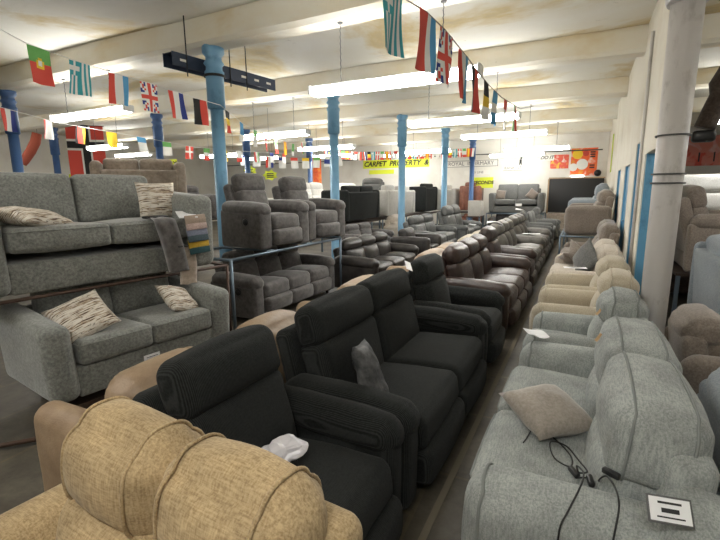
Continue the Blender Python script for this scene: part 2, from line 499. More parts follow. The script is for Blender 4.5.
def boxy(name, label, loc, rz, W=1.8, n=2, mat='chenille', group=None, cat='sofa', D=.92, arm_w=.2, arm_h=.66, back_h=.88,
         seat_h=.46, tilt=11, welt=True, slope=.0, fine=False, feet=True, flare=.0, rx=0.0, ry=0.0, footh=.07):
    """square-cushioned fixed sofa with flat arms, front rail and wooden feet"""
    t = thing(name, label, cat, loc, rz, group, rx, ry)
    m = M[mat]
    iw = W - 2 * arm_w; sw = iw / n
    mm, kk = (6, 3) if fine else (3, 2)
    fh = footh
    part('frame', rbox((iw + .03, D - .10, .22), .02, (0, .004, 0), 0, 2, 2), m, t, M4=TRS((0, -.0, fh + .11)))
    for i in range(n):
        x = -iw / 2 + sw * (i + .5)
        sz = (sw - .012, .64, .17); pf = (.006, .012, .028)
        T = TRS((x, -D / 2 + .335, seat_h - .075), rx=R(-2))
        sc = part('seat_cushion', rbox(sz, .035, pf, .004, mm, kk, seed()), m, t, M4=T)
        if welt:
            part('piping', [sweep(welt_path(sz, .035, pf, 2, .062), .0045, 5, True)], m, sc, M4=T)
        L = (back_h - seat_h) + .06
        Tb = TRS((x, D / 2 - .25, seat_h - .02), rx=R(-tilt))
        sz = (sw - .006, .18, L); pf = (.0, .045, .01)
        bc = part('back_cushion', rbox(sz, .055, pf, .005, mm, kk, seed()), m, t, M4=Tb @ TRS((0, 0, L / 2)))
    part('back_panel', rbox((iw + .1, .13, back_h - .12 - fh), .04, (0, .006, 0), 0, 2, 2), m, t, M4=TRS((0, D / 2 - .09, fh + (back_h - .12 - fh) / 2), rx=R(-4)))
    for s in (-1, 1):
        x = s * (W / 2 - arm_w / 2)
        sz = (arm_w, D - .02, arm_h - fh)
        vs, fs = rbox(sz, min(.07, arm_w * .45), (.006, .006, .006), .003, mm, kk, seed())
        H = sz[2]
        out = []
        for v in vs:
            f = v.z / H + .5; v = v.copy()
            v.z += slope * f * (v.y / (D / 2))
            v.x += s * flare * f
            out.append(v)
        a = part('arm', (out, fs), m, t, M4=TRS((x, 0, fh + H / 2)))
    if feet:
        for sx in (-1, 1):
            for sy in (-1, 1):
                part('foot', lathe([(.02, 0), (.03, fh + .01)], 8), M['wood'], t, M4=TRS((sx * (W / 2 - .1), sy * (D / 2 - .12), 0)))
    return t

def scatter_cushion(name, label, loc, rot, size=.42, thick=.13, mat='stripe', group=None, crumple=.01):
    n = 12; vs = []; fs = []
    s0 = seed()
    for side in (1, -1):
        for i in range(n + 1):
            for j in range(n + 1):
                u = 2 * i / n - 1; v = 2 * j / n - 1
                e = (max(0, 1 - u ** 2) ** .45) * (max(0, 1 - v ** 2) ** .45)
                pin = 1 - .06 * (1 - abs(u) ** 2) * abs(v) ** 4 - 0
                pin2 = 1 - .07 * (1 - abs(v) ** 2) * abs(u) ** 4
                x = u * size / 2 * pin2; z = v * size / 2 * pin
                y = side * e * thick / 2 + crumple * noise.noise(Vector((u * 2 + s0, v * 2, side)))
                vs.append((x, y, z))
    N = (n + 1) ** 2
    idx = {}
    for i in range(n + 1):
        for j in range(n + 1):
            a = i * (n + 1) + j
            idx[a] = a
            idx[N + a] = a if (i in (0, n) or j in (0, n)) else N + a
    for side in (0, 1):
        for i in range(n):
            for j in range(n):
                q = [side * N + i * (n + 1) + j, side * N + (i + 1) * (n + 1) + j, side * N + (i + 1) * (n + 1) + j + 1, side * N + i * (n + 1) + j + 1]
                q = [idx[a] for a in q]
                if side == 0: q.reverse()
                fs.append(q)
    o = part(name, (vs, fs), M[mat], None)
    o.location = loc; o.rotation_euler = rot
    me = o.data
    return tag(o, label, 'cushion', group)

def slip(name, label, loc, rot, w, h, mat='paper', cat='paper', curl=.03, parent=None, writing=False):
    n = 6; vs = []; fs = []
    for s in (0, 1):
        for i in range(n + 1):
            for j in range(n + 1):
                u = i / n - .5; v = j / n - .5
                vs.append((u * w, v * h, curl * (u * u * 2 + .4 * math.sin(5 * v + u * 3)) - s * .0012))
    N = (n + 1) ** 2
    for i in range(n):
        for j in range(n):
            a = i * (n + 1) + j
            fs.append((a, a + n + 1, a + n + 2, a + 1)); fs.append((N + a, N + a + 1, N + a + n + 2, N + a + n + 1))
    o = part(name, (vs, fs), M[mat], parent)
    o.location = loc; o.rotation_euler = rot
    if writing:
        mb = MB()
        for k in range(3):
            g = sbox((w * (.7 - .15 * k), h * .06, .001), (0, h * (.25 - .22 * k), curl * .2 + .004)); mb.add(*g)
        mb.build('print', M['inkgrey'], o, False)
    if not parent: tag(o, label, cat)
    return o

def text_mesh(name, s, size, mat, parent, loc=(0, 0, 0), rx=PI / 2, ext=.004, align='CENTER', shear=0, rz=0, bold=0):
    cu = bpy.data.curves.new(name, 'FONT'); cu.body = s; cu.size = size; cu.extrude = ext
    cu.align_x = align; cu.align_y = 'CENTER'; cu.shear = shear; cu.offset = bold; cu.resolution_u = 3
    tmp = bpy.data.objects.new(name + '_t', cu); COL.objects.link(tmp)
    bpy.context.view_layer.update()
    me = bpy.data.meshes.new_from_object(tmp.evaluated_get(bpy.context.evaluated_depsgraph_get()))
    bpy.data.objects.remove(tmp); bpy.data.curves.remove(cu)
    me.materials.clear(); me.materials.append(mat); me.name = name
    o = bpy.data.objects.new(name, me); COL.objects.link(o)
    o.parent = parent; o.location = loc; o.rotation_euler = (rx, 0, rz)
    return o
EXPOSURE = 0.75
# ------------------------------------------------------------------ the building
X0, X1, Y0, Y1 = -18.0, 5.5, -3.0, 18.3
HC, HB = 3.76, 3.42
struct('floor', sbox((X1 - X0, Y1 - Y0, .2), ((X0 + X1) / 2, (Y0 + Y1) / 2, -.1)), M['floor'])

o = struct('trim_22', sbox((.035, 15.5, .004), (-.565, 9.0, .001)), plain('pale_cement_joint', (.17, .145, .105), .8))
def ceiling_geo():
    vs = []; fs = []
    nx, ny = 60, 90
    for i in range(nx + 1):
        for j in range(ny + 1):
            x = X0 + (X1 - X0) * i / nx; y = Y0 + (Y1 - Y0) * j / ny
            z = HC + .025 * noise.noise(Vector((x * .5, y * .6, 0))) + .008 * noise.noise(Vector((x * 2, y * 2, 4)))
            vs.append((x, y, z))
    for i in range(nx):
        for j in range(ny):
            a = i * (ny + 1) + j
            fs.append((a, a + 1, a + ny + 2, a + ny + 1))
    return vs, fs
o = struct('ceiling', ceiling_geo(), M['ceiling'], True)
sm = o.modifiers.new('thickness', 'SOLIDIFY'); sm.thickness = .15; sm.offset = -1

BEAMY = [-1.5, 1.45, 4.6, 7.62, 10.75, 14.1, 17.1]
for k, y in enumerate(BEAMY):
    vs = []; fs = []
    nx = 80; prof = [(-.17, HC + .08), (-.17, HB + .05), (-.12, HB), (.12, HB), (.17, HB + .05), (.17, HC + .08)]
    for i in range(nx + 1):
        x = X0 + (X1 - X0) * i / nx
        for (a, z) in prof:
            vs.append((x, y + a + .012 * noise.noise(Vector((x * .9, a * 9, k))), z + .014 * noise.noise(Vector((x * .8, a * 7, k + 5)))))
    P = len(prof)
    for i in range(nx):
        for j in range(P):
            fs.append((i * P + j, (i + 1) * P + j, (i + 1) * P + (j + 1) % P, i * P + (j + 1) % P))
    o = struct('trim_%d' % (k + 1), (vs, fs), M['beam'], False)

struct('wall_far', sbox((X1 - X0 + .4, .2, 4.2), ((X0 + X1) / 2, Y1 + .1, 1.9)), M['wall'])
struct('wall_near', sbox((X1 - X0 + .4, .2, 4.2), ((X0 + X1) / 2, Y0 - .1, 1.9)), M['wall'])
struct('wall_left', sbox((.2, Y1 - Y0, 4.2), (X0 - .1, (Y0 + Y1) / 2, 1.9)), M['wall'])
struct('wall_right', sbox((.2, Y1 - Y0, 4.2), (X1 + .1, (Y0 + Y1) / 2, 1.9)), M['wall'])

# partition beside the aisle: lintel, piers, blue jambs
XP, TP = .58, .10
openings = [(4.78, 6.2, 1.98), (6.86, 7.42, 2.19), (8.3, 9.3, 1.96), (10.4, 11.4, 1.96)]
mb = MB()
yy = 4.72
mbx = []
prev = 4.72
for (a, b, zt) in openings:
    if a - prev > .01: mb.add(*sbox((TP, a - prev, HC), (XP + TP / 2, (a + prev) / 2, HC / 2)))
    mb.add(*sbox((TP, b - a, HC - zt), (XP + TP / 2, (a + b) / 2, (HC + zt) / 2)))
    prev = b
mb.add(*sbox((TP, Y1 - prev, HC), (XP + TP / 2, (Y1 + prev) / 2, HC / 2)))
o = mb.build('wall_partition', M['pier'], None, False); o['kind'] = 'structure'
for i, (a, b, zt) in enumerate(openings):
    mb = MB()
    mb.add(*sbox((TP - .02, .03, zt), (XP + TP / 2, b - .015, zt / 2)))
    if i: mb.add(*sbox((TP - .02, .03, zt), (XP + TP / 2, a + .015, zt / 2)))
    o = mb.build('trim_%d' % (i + 8), M['doorblue'], None, False); o['kind'] = 'structure'
for i, (a, b, zt) in enumerate(openings[1:]):
    d = struct('door_%d' % (i + 1), sbox((.045, b - a - .06, zt - .01), (XP + .06, (a + b) / 2, zt / 2)), M['doorblue'])
    part('door_handle', sweep([(XP + .025, b - .15, 1.02), (XP + .025, b - .27, 1.02)], .01, 8), M['steel'], d)
# skirting and conduit on the far wall
struct('trim_20', sweep([(X0 + .1, Y1 - .03, 2.93), (-6, Y1 - .03, 2.95), (.4, Y1 - .03, 2.93)], .022, 6), M['inkgrey'], True)
struct('baseboard_far', sbox((XP - X0, .02, .14), ((XP + X0) / 2, Y1 - .01, .07)), M['inkgrey'])

# grubby white soil pipe
pp = thing('soil_pipe', 'thick grubby white vertical pipe rising beside the cream wall end', 'pipe', (.485, 3.66, 0))
part('pipe', lathe([(.079, 0), (.094, 2.86)], 28), M['pipepaint'], pp)
part('pipe_socket', lathe([(.11, 2.74), (.122, 2.76), (.122, 2.86), (.118, 2.9), (.118, HC)], 28), M['pipepaint'], pp)
for z in (1.93, 1.68, 1.62):
    part('wire_band', lathe([(.1, z), (.1025, z + .003), (.1025, z + .008), (.1, z + .011)], 28, False), M['inkgrey'], pp)
struct('trim_21', sweep([(XP - .02, 6.55, 0), (XP - .02, 6.55, 3.4)], .018, 8), M['pipepaint'], True)

# cast iron columns
def column(x, y, mat, label, s=1.0):
    t = thing('iron_column', label, 'column', (x, y, 0), 0, 'cast iron columns')
    part('base_block', rbox((.3 * s, .3 * s, .10), .01, m=1, k=1), M[mat], t, M4=TRS((0, 0, .05)))
    part('shaft', lathe([(.12 * s, .08), (.12 * s, .15), (.092 * s, .2), (.085 * s, 2.72)], 20), M[mat], t)
    part('capital', lathe([(.086 * s, 2.66), (.115 * s, 2.68), (.115 * s, 3.08), (.125 * s, 3.1), (.125 * s, 3.13), (.105 * s, 3.15), (.105 * s, 3.2), (.13 * s, 3.23), (.105 * s, 3.27), (.10 * s, 3.31), (.14 * s, 3.36), (.14 * s, HB + .03)], 20), M[mat], t)
    return t
column(-4.45, 4.6, 'bluepaint', 'nearest sky blue iron column with a black band and cable tray on it')
column(-4.42, 7.62, 'bluepaint', 'sky blue iron column behind the right-hand stacked grey recliner')
column(-4.25, 10.75, 'bluepaint', 'sky blue iron column beside the pale grey upturned sofa ends')
column(-4.05, 13.9, 'bluepaint', 'sky blue iron column between black and pale sofa backs')
column(-3.9, 17.0, 'navypaint', 'dark blue iron column in front of the boxed wall lettering')
column(-9.45, 4.6, 'navypaint', 'leftmost dark blue iron column with ringed top at the left edge')
column(-9.3, 7.62, 'navypaint', 'dark blue iron column below the union flag, far left')
column(-9.3, 10.75, 'navypaint', 'dark blue iron column behind the nearest sky blue one')
column(-9.1, 13.9, 'navypaint', 'dark blue iron column left of the orange hanging banner')
column(-13.6, 7.62, 'navypaint', 'leaning-looking dark blue column left of the red cross flag')
cb = part('column_strap', lathe([(.13, 3.06), (.135, 3.065), (.135, 3.09), (.13, 3.095)], 20, False), M['ink'], None)
cb.location = (-4.45, 4.6, 0); tag(cb, 'black strap around the top of the nearest sky blue column', 'strap')

# cable tray from the first column
tr = thing('cable_tray', 'navy steel cable tray slung under the ceiling by the first column', 'cable tray', (-4.45, 4.6, 0))
def traybar(a, b, w, h):
    a = Vector(a); b = Vector(b); L = (b - a).length; d = b - a
    return TRS((a + b) / 2, rz=math.atan2(d.y, d.x))
T0 = traybar((-.5, .3, 3.24), (.15, 2.4, 3.24), 0, 0)
T0 = TRS((-.20, .42, 3.22), rz=R(84))
part('tray_side', sbox((1.8, .012, .16)), M['navytray'], tr, False, M4=T0 @ TRS((0, -.09, 0)))
part('tray_side', sbox((1.8, .012, .16)), M['navytray'], tr, False, M4=T0 @ TRS((0, .09, 0)))
part('tray_floor', sbox((1.8, .18, .008)), M['navytray'], tr, False, M4=T0 @ TRS((0, 0, .07)))
for k in (-.7, .0, .3):
    part('hanger_rod', sweep([T0 @ Vector((k, -.10, -.18)), T0 @ Vector((k, -.10, HC - 3.24 + .02))], .008, 6), M['ink'], tr)
part('slot_label', [sbox((.09, .014, .03), (k, 0, 0)) for k in (-.75, .25, .5, .75)], M['signwhite'], tr, False, T0 @ TRS((0, -.092, 0)))

# fluorescent battens on chains
def batten(x0, x1, y, z, label, y2=None, chains=True, ztop=HB):
    y2 = y if y2 is None else y2
    cx, cy = (x0 + x1) / 2, (y + y2) / 2
    L = math.hypot(x1 - x0, y2 - y)
    t = thing('fluorescent_light', label, 'light', (cx, cy, 0), math.atan2(y2 - y, x1 - x0), 'hanging fluorescent lights')
    part('batten', rbox((L, .06, .04), .012, m=1, k=1), M['white_metal'], t, M4=TRS((0, 0, z + .055)))
    for s in (-1, 1):
        part('end_cap', rbox((.03, .18, .10), .01, m=1, k=1), M['white_metal'], t, M4=TRS((s * (L / 2 - .01), 0, z + .02)))
    part('diffuser', rbox((L - .04, .17, .09), .035, m=2, k=2), M['tube'], t, M4=TRS((0, 0, z)))  # made wide so its shape takes in the glow round the tube
    if chains:
        for s in (-.30, .30):
            mb = MB(); k = z + .07; i = 0
            while k < ztop:
                mb.add(*sweep([(s * L, .006, k), (s * L, -.006, k + .035)] if i % 2 else [(s * L - .006, 0, k), (s * L + .006, 0, k + .035)], .0045, 4)); k += .034; i += 1
            mb.build('chain', M['chain'], t)
            part('ceiling_hook', lathe([(.03, ztop - .012), (.035, ztop + .01)], 8), M['chain'], t, M4=TRS((s * L, 0, 0)))
    return t
batten(-2.95, -1.0, 4.6, 2.72, 'long bright tube light nearest the aisle, hung on two chains')
batten(-8.1, -6.2, 4.6, 2.82, 'bright tube light hanging at upper left behind the striped flag')
batten(-2.9, -1.02, 7.62, 2.72, 'second tube light along the aisle, beyond the nearest one')
batten(-2.75, -.85, 10.75, 2.8, 'third tube light along the aisle')
batten(-2.3, -.5, 14.1, 2.72, 'fourth tube light along the aisle, near the orange poster')
batten(-6.7, -5.0, 7.62, 2.72, 'tube light between the first two sky blue columns')
batten(-7.4, -5.6, 10.75, 2.74, 'tube light left of the second sky blue column')
batten(-11.2, -9.8, 7.1, 2.68, 'violet-tinged tube light above the red cross flag side')
batten(-11.2, -9.5, 10.75, 2.7, 'tube light glowing just left of the nearest sky blue column')
batten(-5.5, -3.9, 14.1, 2.8, 'tube light by the far wall left of the dark blue column')
batten(-9.2, -7.4, 14.1, 2.8, 'tube light in front of the far wall, upper left distance')
batten(-15.2, -13.4, 4.6, 2.9, 'added fill tube light high at the far left beyond the left column row')  # added to lighten the left wall, no fitting known here
batten(-15.4, -13.6, 10.75, 2.9, 'added tube light brightening the left wall, deep in the room')  # second added batten for the dark left side
batten(-12.4, -10.6, 14.1, 2.85, 'added fill tube light deep in the left corner of the room')  # added to fill the far left corner with light
batten(-7.6, -5.8, 17.1, 2.95, 'added tube light brightening the far wall above the long yellow banner')  # added to brighten the far wall
batten(-3.3, -1.4, 17.1, 2.78, 'farthest tube light, close to the far wall')
# added fill battens for the near rows and the room beyond the pipe
batten(-4.9, -3.0, -.2, 2.9, 'added fill tube light outside the frame on the left', None)
batten(-1.1, .8, -.6, 2.9, 'added fill tube light behind the photographer', None)
batten(2.0, 3.8, 4.6, 2.8, 'added fill tube light in the room beyond the pipe', None)
batten(1.9, 3.7, 10.75, 2.8, 'added bright tube light far off in the room beyond the pipe', None)

# ------------------------------------------------------------------ bunting
FC = {}
def fm(c):
    names = {'r': ('flag_red', (.70, .085, .06)), 'g': ('flag_green', (.16, .45, .12)), 'w': ('flag_white', (.80, .80, .76)), 'b': ('flag_navy', (.03, .05, .25)),
             't': ('flag_teal', (.05, .36, .40)), 'k': ('flag_black', (.02, .02, .02)), 'y': ('flag_yellow', (.85, .58, .04)), 's': ('flag_sky', (.10, .35, .62)), 'o': ('flag_orange', (.85, .25, .03))}
    if c not in FC: FC[c] = plain(names[c][0], names[c][1], .85)
    return FC[c]
def pat(kind, u, v):
    if kind == 'pt':
        d = math.hypot((u - .5) * .8, v - .44)
        if d < .07: return 'w'
        if d < .16: return 'y'
        return 'g' if v < .42 else 'r'
    if kind == 'gr':
        if v < .42 and u < .52:
            return 'w' if abs(u - .26) < .07 or abs(v - .2) < .06 else 't'
        return 't' if int(u * 9) % 2 == 0 else 'w'
    if kind == 'uk':
        if abs(u - .5) < .09 or abs(v - .5) < .06: return 'r'
        if abs(u - .5) < .17 or abs(v - .5) < .11: return 'w'
        a = abs(u - v); b2 = abs(u + v - 1)
        if min(a, b2) < .05: return 'r'
        if min(a, b2) < .14: return 'w'
        return 'b'
    if kind == 'dk': return 'w' if abs(u - .5) < .1 or abs(v - .4) < .07 else 'r'
    if kind == 'nocross':
        if abs(u - .5) < .11 or abs(v - .34) < .06: return 'k'
        if abs(u - .5) < .17 or abs(v - .34) < .095: return 'w'
        return 'r'
    if len(kind) >= 4 and kind[0] in 'vh':
        cs = kind[1:]; f = u if kind[0] == 'v' else v
        return cs[min(len(cs) - 1, int(f * len(cs)))]
    return 'w'
def flag_geo(kind, p, d, w, h, nu=10, nv=14, amp=.02, sd=0.0):
    d = Vector(d).normalized(); sdv = Vector((d.y, -d.x, 0)).normalized()
    vs = []; fs = []; mi = []; keys = []
    def P(u, v, off):
        q = Vector(p) + d * ((u - .5) * w) + Vector((0, 0, -v * h))
        q += sdv * (amp * v * math.sin(u * 5 + sd + v * 2) + off) + d * (.03 * v * math.sin(sd * 3))
        return q
    for off in (0, .0015):
        for i in range(nu + 1):
            for j in range(nv + 1): vs.append(P(i / nu, j / nv, off))
    N = (nu + 1) * (nv + 1)
    for side in (0, 1):
        for i in range(nu):
            for j in range(nv):
                a = side * N + i * (nv + 1) + j
                q = (a, a + nv + 1, a + nv + 2, a + 1)
                fs.append(q if side == 0 else tuple(reversed(q)))
                c = pat(kind, (i + .5) / nu, (j + .5) / nv)
                if c not in keys: keys.append(c)
                mi.append(keys.index(c))
    return vs, fs, mi, keys
def bunting(name, label, pts, flags, w, h, mat='cordwhite', group=None, res=(10, 14), amp=.02, rr=.004):
    t = thing(name, label, 'bunting', pts[0])
    o0 = Vector(pts[0])
    part('cord', sweep([Vector(p) - o0 for p in pts], rr, 5), M[mat], t)
    segs = [(Vector(pts[i]) - o0, Vector(pts[i + 1]) - o0) for i in range(len(pts) - 1)]
    tot = sum((b - a).length for a, b in segs)
    for i, (f, kind) in enumerate(flags):
        s = f * tot
        for a, b in segs:
            L = (b - a).length
            if s <= L: break
            s -= L
        p = a + (b - a) * min(1, s / L); d = b - a
        ps = flag_geo(kind, p + Vector((0, 0, -.002)), (d.x, d.y, 0), w, h, res[0], res[1], amp, i * 1.7)
        mb = MB(); mb.v = ps[0]; mb.f = ps[1]; mb.mi = ps[2]
        mb.v = [tuple(v) for v in mb.v]
        mb.build('flag', None, t, True, [fm(c) for c in ps[3]])
    return t
L1 = [(-4.0, 1.7, 2.89), (-4.21, 2.23, 2.82), (-4.3, 2.7, 2.80), (-4.33, 3.13, 2.78), (-4.3, 3.45, 2.76), (-4.28, 3.8, 2.73), (-4.26, 4.1, 2.70), (-4.24, 4.45, 2.68)]
bunting('flag_bunting', 'string of national flags at upper left ending at the nearest sky blue column', L1,
        [(.245, 'pt'), (.385, 'gr'), (.53, 'vrws'), (.645, 'uk'), (.765, 'vrwb'), (.885, 'vkkrr'), ], .20, .295)
L1b = [(-4.24, 4.45, 2.68), (-4.8, 5.5, 2.62), (-5.6, 7.2, 2.62), (-6.2, 8.8, 2.68), (-6.6, 10.3, 2.9)]
bunting('flag_bunting', 'string of flags running back from the nearest sky blue column', L1b,
        [(.05, 'hkyr'), (.17, 'hssw'), (.30, 'hgww'), (.42, 'dk'), (.53, 'hgwr'), (.64, 'voyo'), (.75, 'hggw'), (.86, 'vrwg')], .20, .28)
L2 = [(-.95, 1.85, 2.62), (-.92, 2.28, 2.57), (-.83, 2.45, 2.53), (-.81, 2.73, 2.52), (-.79, 3.19, 2.48), (-.79, 3.53, 2.46), (-.81, 4.08, 2.47), (-.82, 4.75, 2.49), (-.85, 6.3, 2.62), (-.9, 8.2, 2.95)]
bunting('flag_bunting', 'string of flags dropping from top centre in front of the nearest tube light', L2,
        [(.055, 'gr'), (.10, 'vrrws'), (.145, 'uk'), (.20, 'vrws'), (.25, 'vkkrr'), (.325, 'hkyw'), (.40, 'hsws'), (.5, 'hrww'), (.62, 'vgwr')], .22, .30, 'corddark')
L3 = [(-6.0, 2.2, 2.66), (-6.42, 3.24, 2.60), (-6.87, 3.9, 2.60), (-7.16, 4.43, 2.62), (-7.37, 5.0, 2.63), (-7.43, 5.75, 2.60), (-7.42, 6.94, 2.52), (-7.6, 8.5, 2.56), (-7.9, 11.2, 2.68)]
bunting('flag_bunting', 'lower string of flags across the far left below the long tube light', L3,
        [(.10, 'vrwb'), (.185, 'vrwww'), (.27, 'vkrry'), (.345, 'hyyy'), (.41, 'hsww'), (.47, 'hgww'), (.53, 'dk'), (.585, 'hgwr'), (.65, 'vyoy'), (.71, 'hwwr'), (.79, 'vrwg'), (.87, 'hbww'), (.94, 'hrww')], .2, .26)
L4 = [(-8.9, 14.6, 3.12), (-7.6, 14.9, 2.98), (-6.2, 15.3, 2.97), (-4.6, 15.9, 3.0), (-3.7, 16.5, 3.05)]
bunting('flag_bunting', 'dense string of tiny flags in front of the far wall beside the yellow sign', L4,
        [((i + .5) / 34, ['vrwb', 'hkyr', 'gr', 'dk', 'hgwr', 'voyo', 'vrww', 'hrww', 'vwrr'][i % 9]) for i in range(34)], .13, .3, 'corddark', None, (6, 7))
L5 = [(-9.8, 10.9, 2.75), (-9.0, 11.7, 2.66), (-8.3, 12.6, 2.66), (-7.5, 13.6, 2.78)]
bunting('flag_bunting', 'string of pale and dark flags in the far left distance', L5,
        [((i + .5) / 9, ['hbww', 'hwww', 'vrwb', 'hbww', 'hrww', 'hyww', 'hgww', 'hwbw', 'hwww'][i]) for i in range(9)], .24, .34, 'corddark', None, (6, 7))

# ------------------------------------------------------------------ signs on the far wall
YW = Y1 - .011
def sign(name, label, x, z, w, h, mat='signwhite', frame=False, y=YW, rz=0):
    t = thing(name, label, 'sign', (x, y, z), rz)
    part('board', sbox((w, .02, h)), M[mat], t, False)
    if frame:
        g = [sbox((w, .008, .018), (0, -.013, s * (h / 2 - .01))) for s in (-1, 1)] + [sbox((.018, .008, h), (s * (w / 2 - .01), -.013, 0)) for s in (-1, 1)]
        part('border', g, M['inkgrey'], t, False)
    return t
s = sign('wall_sign', 'long bordered sign reading ROYAL INFIRMARY on the far wall', -4.26, 2.60, 2.15, .25, frame=True)
text_mesh('lettering', 'ROYAL  INFIRMARY', .21, M['inkgrey'], s, (0, -.013, 0))
s = sign('wall_sign', 'small plain sign reading 5 LINE below the long bordered sign', -4.0, 2.25, 1.0, .16)
text_mesh('lettering', '.. - 5 LINE', .13, M['inkgrey'], s, (0, -.013, 0))
s = sign('wall_sign', 'underlined sign reading BANK ST to the right of the long bordered sign', -2.62, 2.38, .72, .2)
text_mesh('lettering', 'BANK  ST', .15, M['inkgrey'], s, (0, -.013, 0))
part('underline', sbox((.72, .006, .015), (0, -.012, -.09)), M['inkgrey'], s, False)
s = thing('wall_figure_sign', 'little black figure mark painted right of the wall lettering', 'sign', (-2.35, YW, 2.62))
part('figure', [rbox((.08, .01, .16), .004, m=1, k=1), (lambda g: ([Vector(v) + Vector((.02, 0, .13)) for v in g[0]], g[1]))(rbox((.06, .012, .07), .01, m=1, k=1)),
                sbox((.03, .01, .12), (-.03, 0, -.12)), sbox((.03, .01, .12), (.03, 0, -.12))], M['ink'], s)
s = sign('yellow_sign', 'day-glow yellow sign reading SECONDS left of the raised grey sofa', -3.55, 1.83, .74, .40, 'signyellow', y=Y1 - .9)
text_mesh('lettering', 'SECONDS', .17, M['ink'], s, (0, -.013, 0), shear=.2, bold=.006)
part('post', sweep([(0, .02, -.2), (0, .02, -1.8)], .015, 6), M['inkgrey'], s)
s = sign('yellow_banner', 'long yellow banner with black slanted lettering on the far wall', -7.55, 2.72, 3.1, .36, 'signyellow')
text_mesh('lettering', 'CARPET  PROPERTY  &', .30, M['ink'], s, (0, -.013, 0), shear=.25, bold=.008)
s = sign('yellow_banner', 'short yellow strip sign under the long yellow banner', -8.2, 2.38, 1.2, .18, 'signyellow')
text_mesh('lettering', 'OPEN TO ALL', .12, M['ink'], s, (0, -.013, 0)) if False else None
s = sign('wall_notice', 'black number notice left of the orange poster', -1.42, 2.72, .5, .22)
text_mesh('lettering', 'DO IT', .17, M['ink'], s, (0, -.013, 0), shear=.3, bold=.004)

def orange_mat(name, a, b_, c_, sc=1.6):
    m, nt, b = new_mat(name)
    n = noise_n(nt, objcoord(nt), sc, 3, .5, .6)
    nt.links.new(ramp(nt, n, [(.36, a), (.46, b_), (.56, b_), (.62, c_)]), b.inputs['Base Color'])
    b.inputs['Roughness'].default_value = .5
    return m
M['poster'] = orange_mat('orange_poster_print', (.85, .55, .45), (.80, .12, .02), (.75, .25, .03), 2.6)
p = thing('orange_poster', 'square orange and red poster hung on the far wall above the black panel', 'poster', (-.17, YW, 2.52))
part('sheet', sbox((.86, .012, .98)), M['poster'], p, False)
def blob(x, z, r, mat, name='print_shape'):
    return part(name, lathe([(r, 0), (r, .006)], 20), mat, p, False, TRS((x, -.006, z), rx=PI / 2))
blob(-.22, .28, .17, fm('y')); blob(-.05, -.08, .19, fm('w')); blob(-.34, -.18, .14, fm('w')); blob(.05, .3, .1, M['redink'])
text_mesh('lettering', 'BEST\nSALE', .2, M['ink'], p, (.24, -.012, .22), bold=.004) if False else part('lettering', [sbox((.16, .004, .05), (.27, -.009, z)) for z in (.34, .26, .18, -.12, -.2)], M['ink'], p, False)
p2 = thing('red_poster', 'smaller red and yellow poster beside the large orange one', 'poster', (-.98, YW, 2.56))
part('sheet', sbox((.62, .012, .5)), orange_mat('red_poster_print', (.8, .7, .6), (.75, .10, .06), (.8, .5, .05), 4), p2, False)
sp = thing('white_wall_light', 'small white box light under the orange poster', 'light', (-.35, YW - .05, 1.98))
part('diffuser', rbox((.42, .1, .16), .03, m=1, k=2), emit('box_light', (.95, 1, .98), 3), sp)
o = part('speaker', [lathe([(.10, 0), (.12, .05), (.10, .1)], 18)], M['blackplastic'], None); o.location = (.30, YW - .0, 2.12); o.rotation_euler = (PI / 2, 0, 0)
tag(o, 'round black speaker on the far wall near the partition', 'speaker')
gs = part('green_strip_sign', sbox((.02, .18, 1.05)), plain('lime', (.55, .68, .08), .6), None, False); gs.location = (XP - .02, 14.7, 2.55)
tag(gs, 'tall thin lime strip sign on the partition near the ceiling', 'sign')
for (x, y, z, s_, lab) in [(-11.3, 13.2, 2.35, .5, 'yellow splash-shaped sign hanging beside the nearest sky blue column'), (-10.9, 12.4, 1.95, .42, 'lower yellow sign peeping above the stacked recliner'),
                           (-7.7, 9.8, 2.02, .42, 'small yellow star sign between the two stacked recliners'), (-16.4, 9.8, 2.05, .75, 'yellow sign beside the hanging red cross flag')]:
    y_ = thing('yellow_sign', lab, 'sign', (x, y, z), R(35), None)
    pts = [((1 if k % 2 else .72) * s_ / 2 * math.cos(2 * PI * k / 14), .0, (1 if k % 2 else .72) * s_ * .36 * math.sin(2 * PI * k / 14)) for k in range(14)]
    vs = [(a, -.008, c) for a, b, c in pts] + [(a, .008, c) for a, b, c in pts]
    fs = [tuple(range(14)), tuple(reversed(range(14, 28)))] + [(k, k + 14, (k + 1) % 14 + 14, (k + 1) % 14) for k in range(14)]
    part('board', (vs, fs), M['signyellow'], y_, False)
    part('lettering', [sbox((s_ * .42, .004, s_ * .06), (0, -.011, dz * s_)) for dz in (.1, -.02, -.13)], M['ink'], y_, False)
    part('hanging_wire', sweep([(0, 0, s_ * .3), (0, 0, HC - z)], .004, 4), M['chain'], y_)
y_ = sign('yellow_sign', 'square yellow sign with black figures above the fawn sofa end', -10.9, 2.22, .48, .62, 'signyellow', y=9.2, rz=R(40))
text_mesh('lettering', 'ONLY\n 9', .17, M['ink'], y_, (0, -.013, .1), bold=.004)
part('post', sweep([(0, .02, -.3), (0, .02, -2.2)], .012, 6), M['inkgrey'], y_)
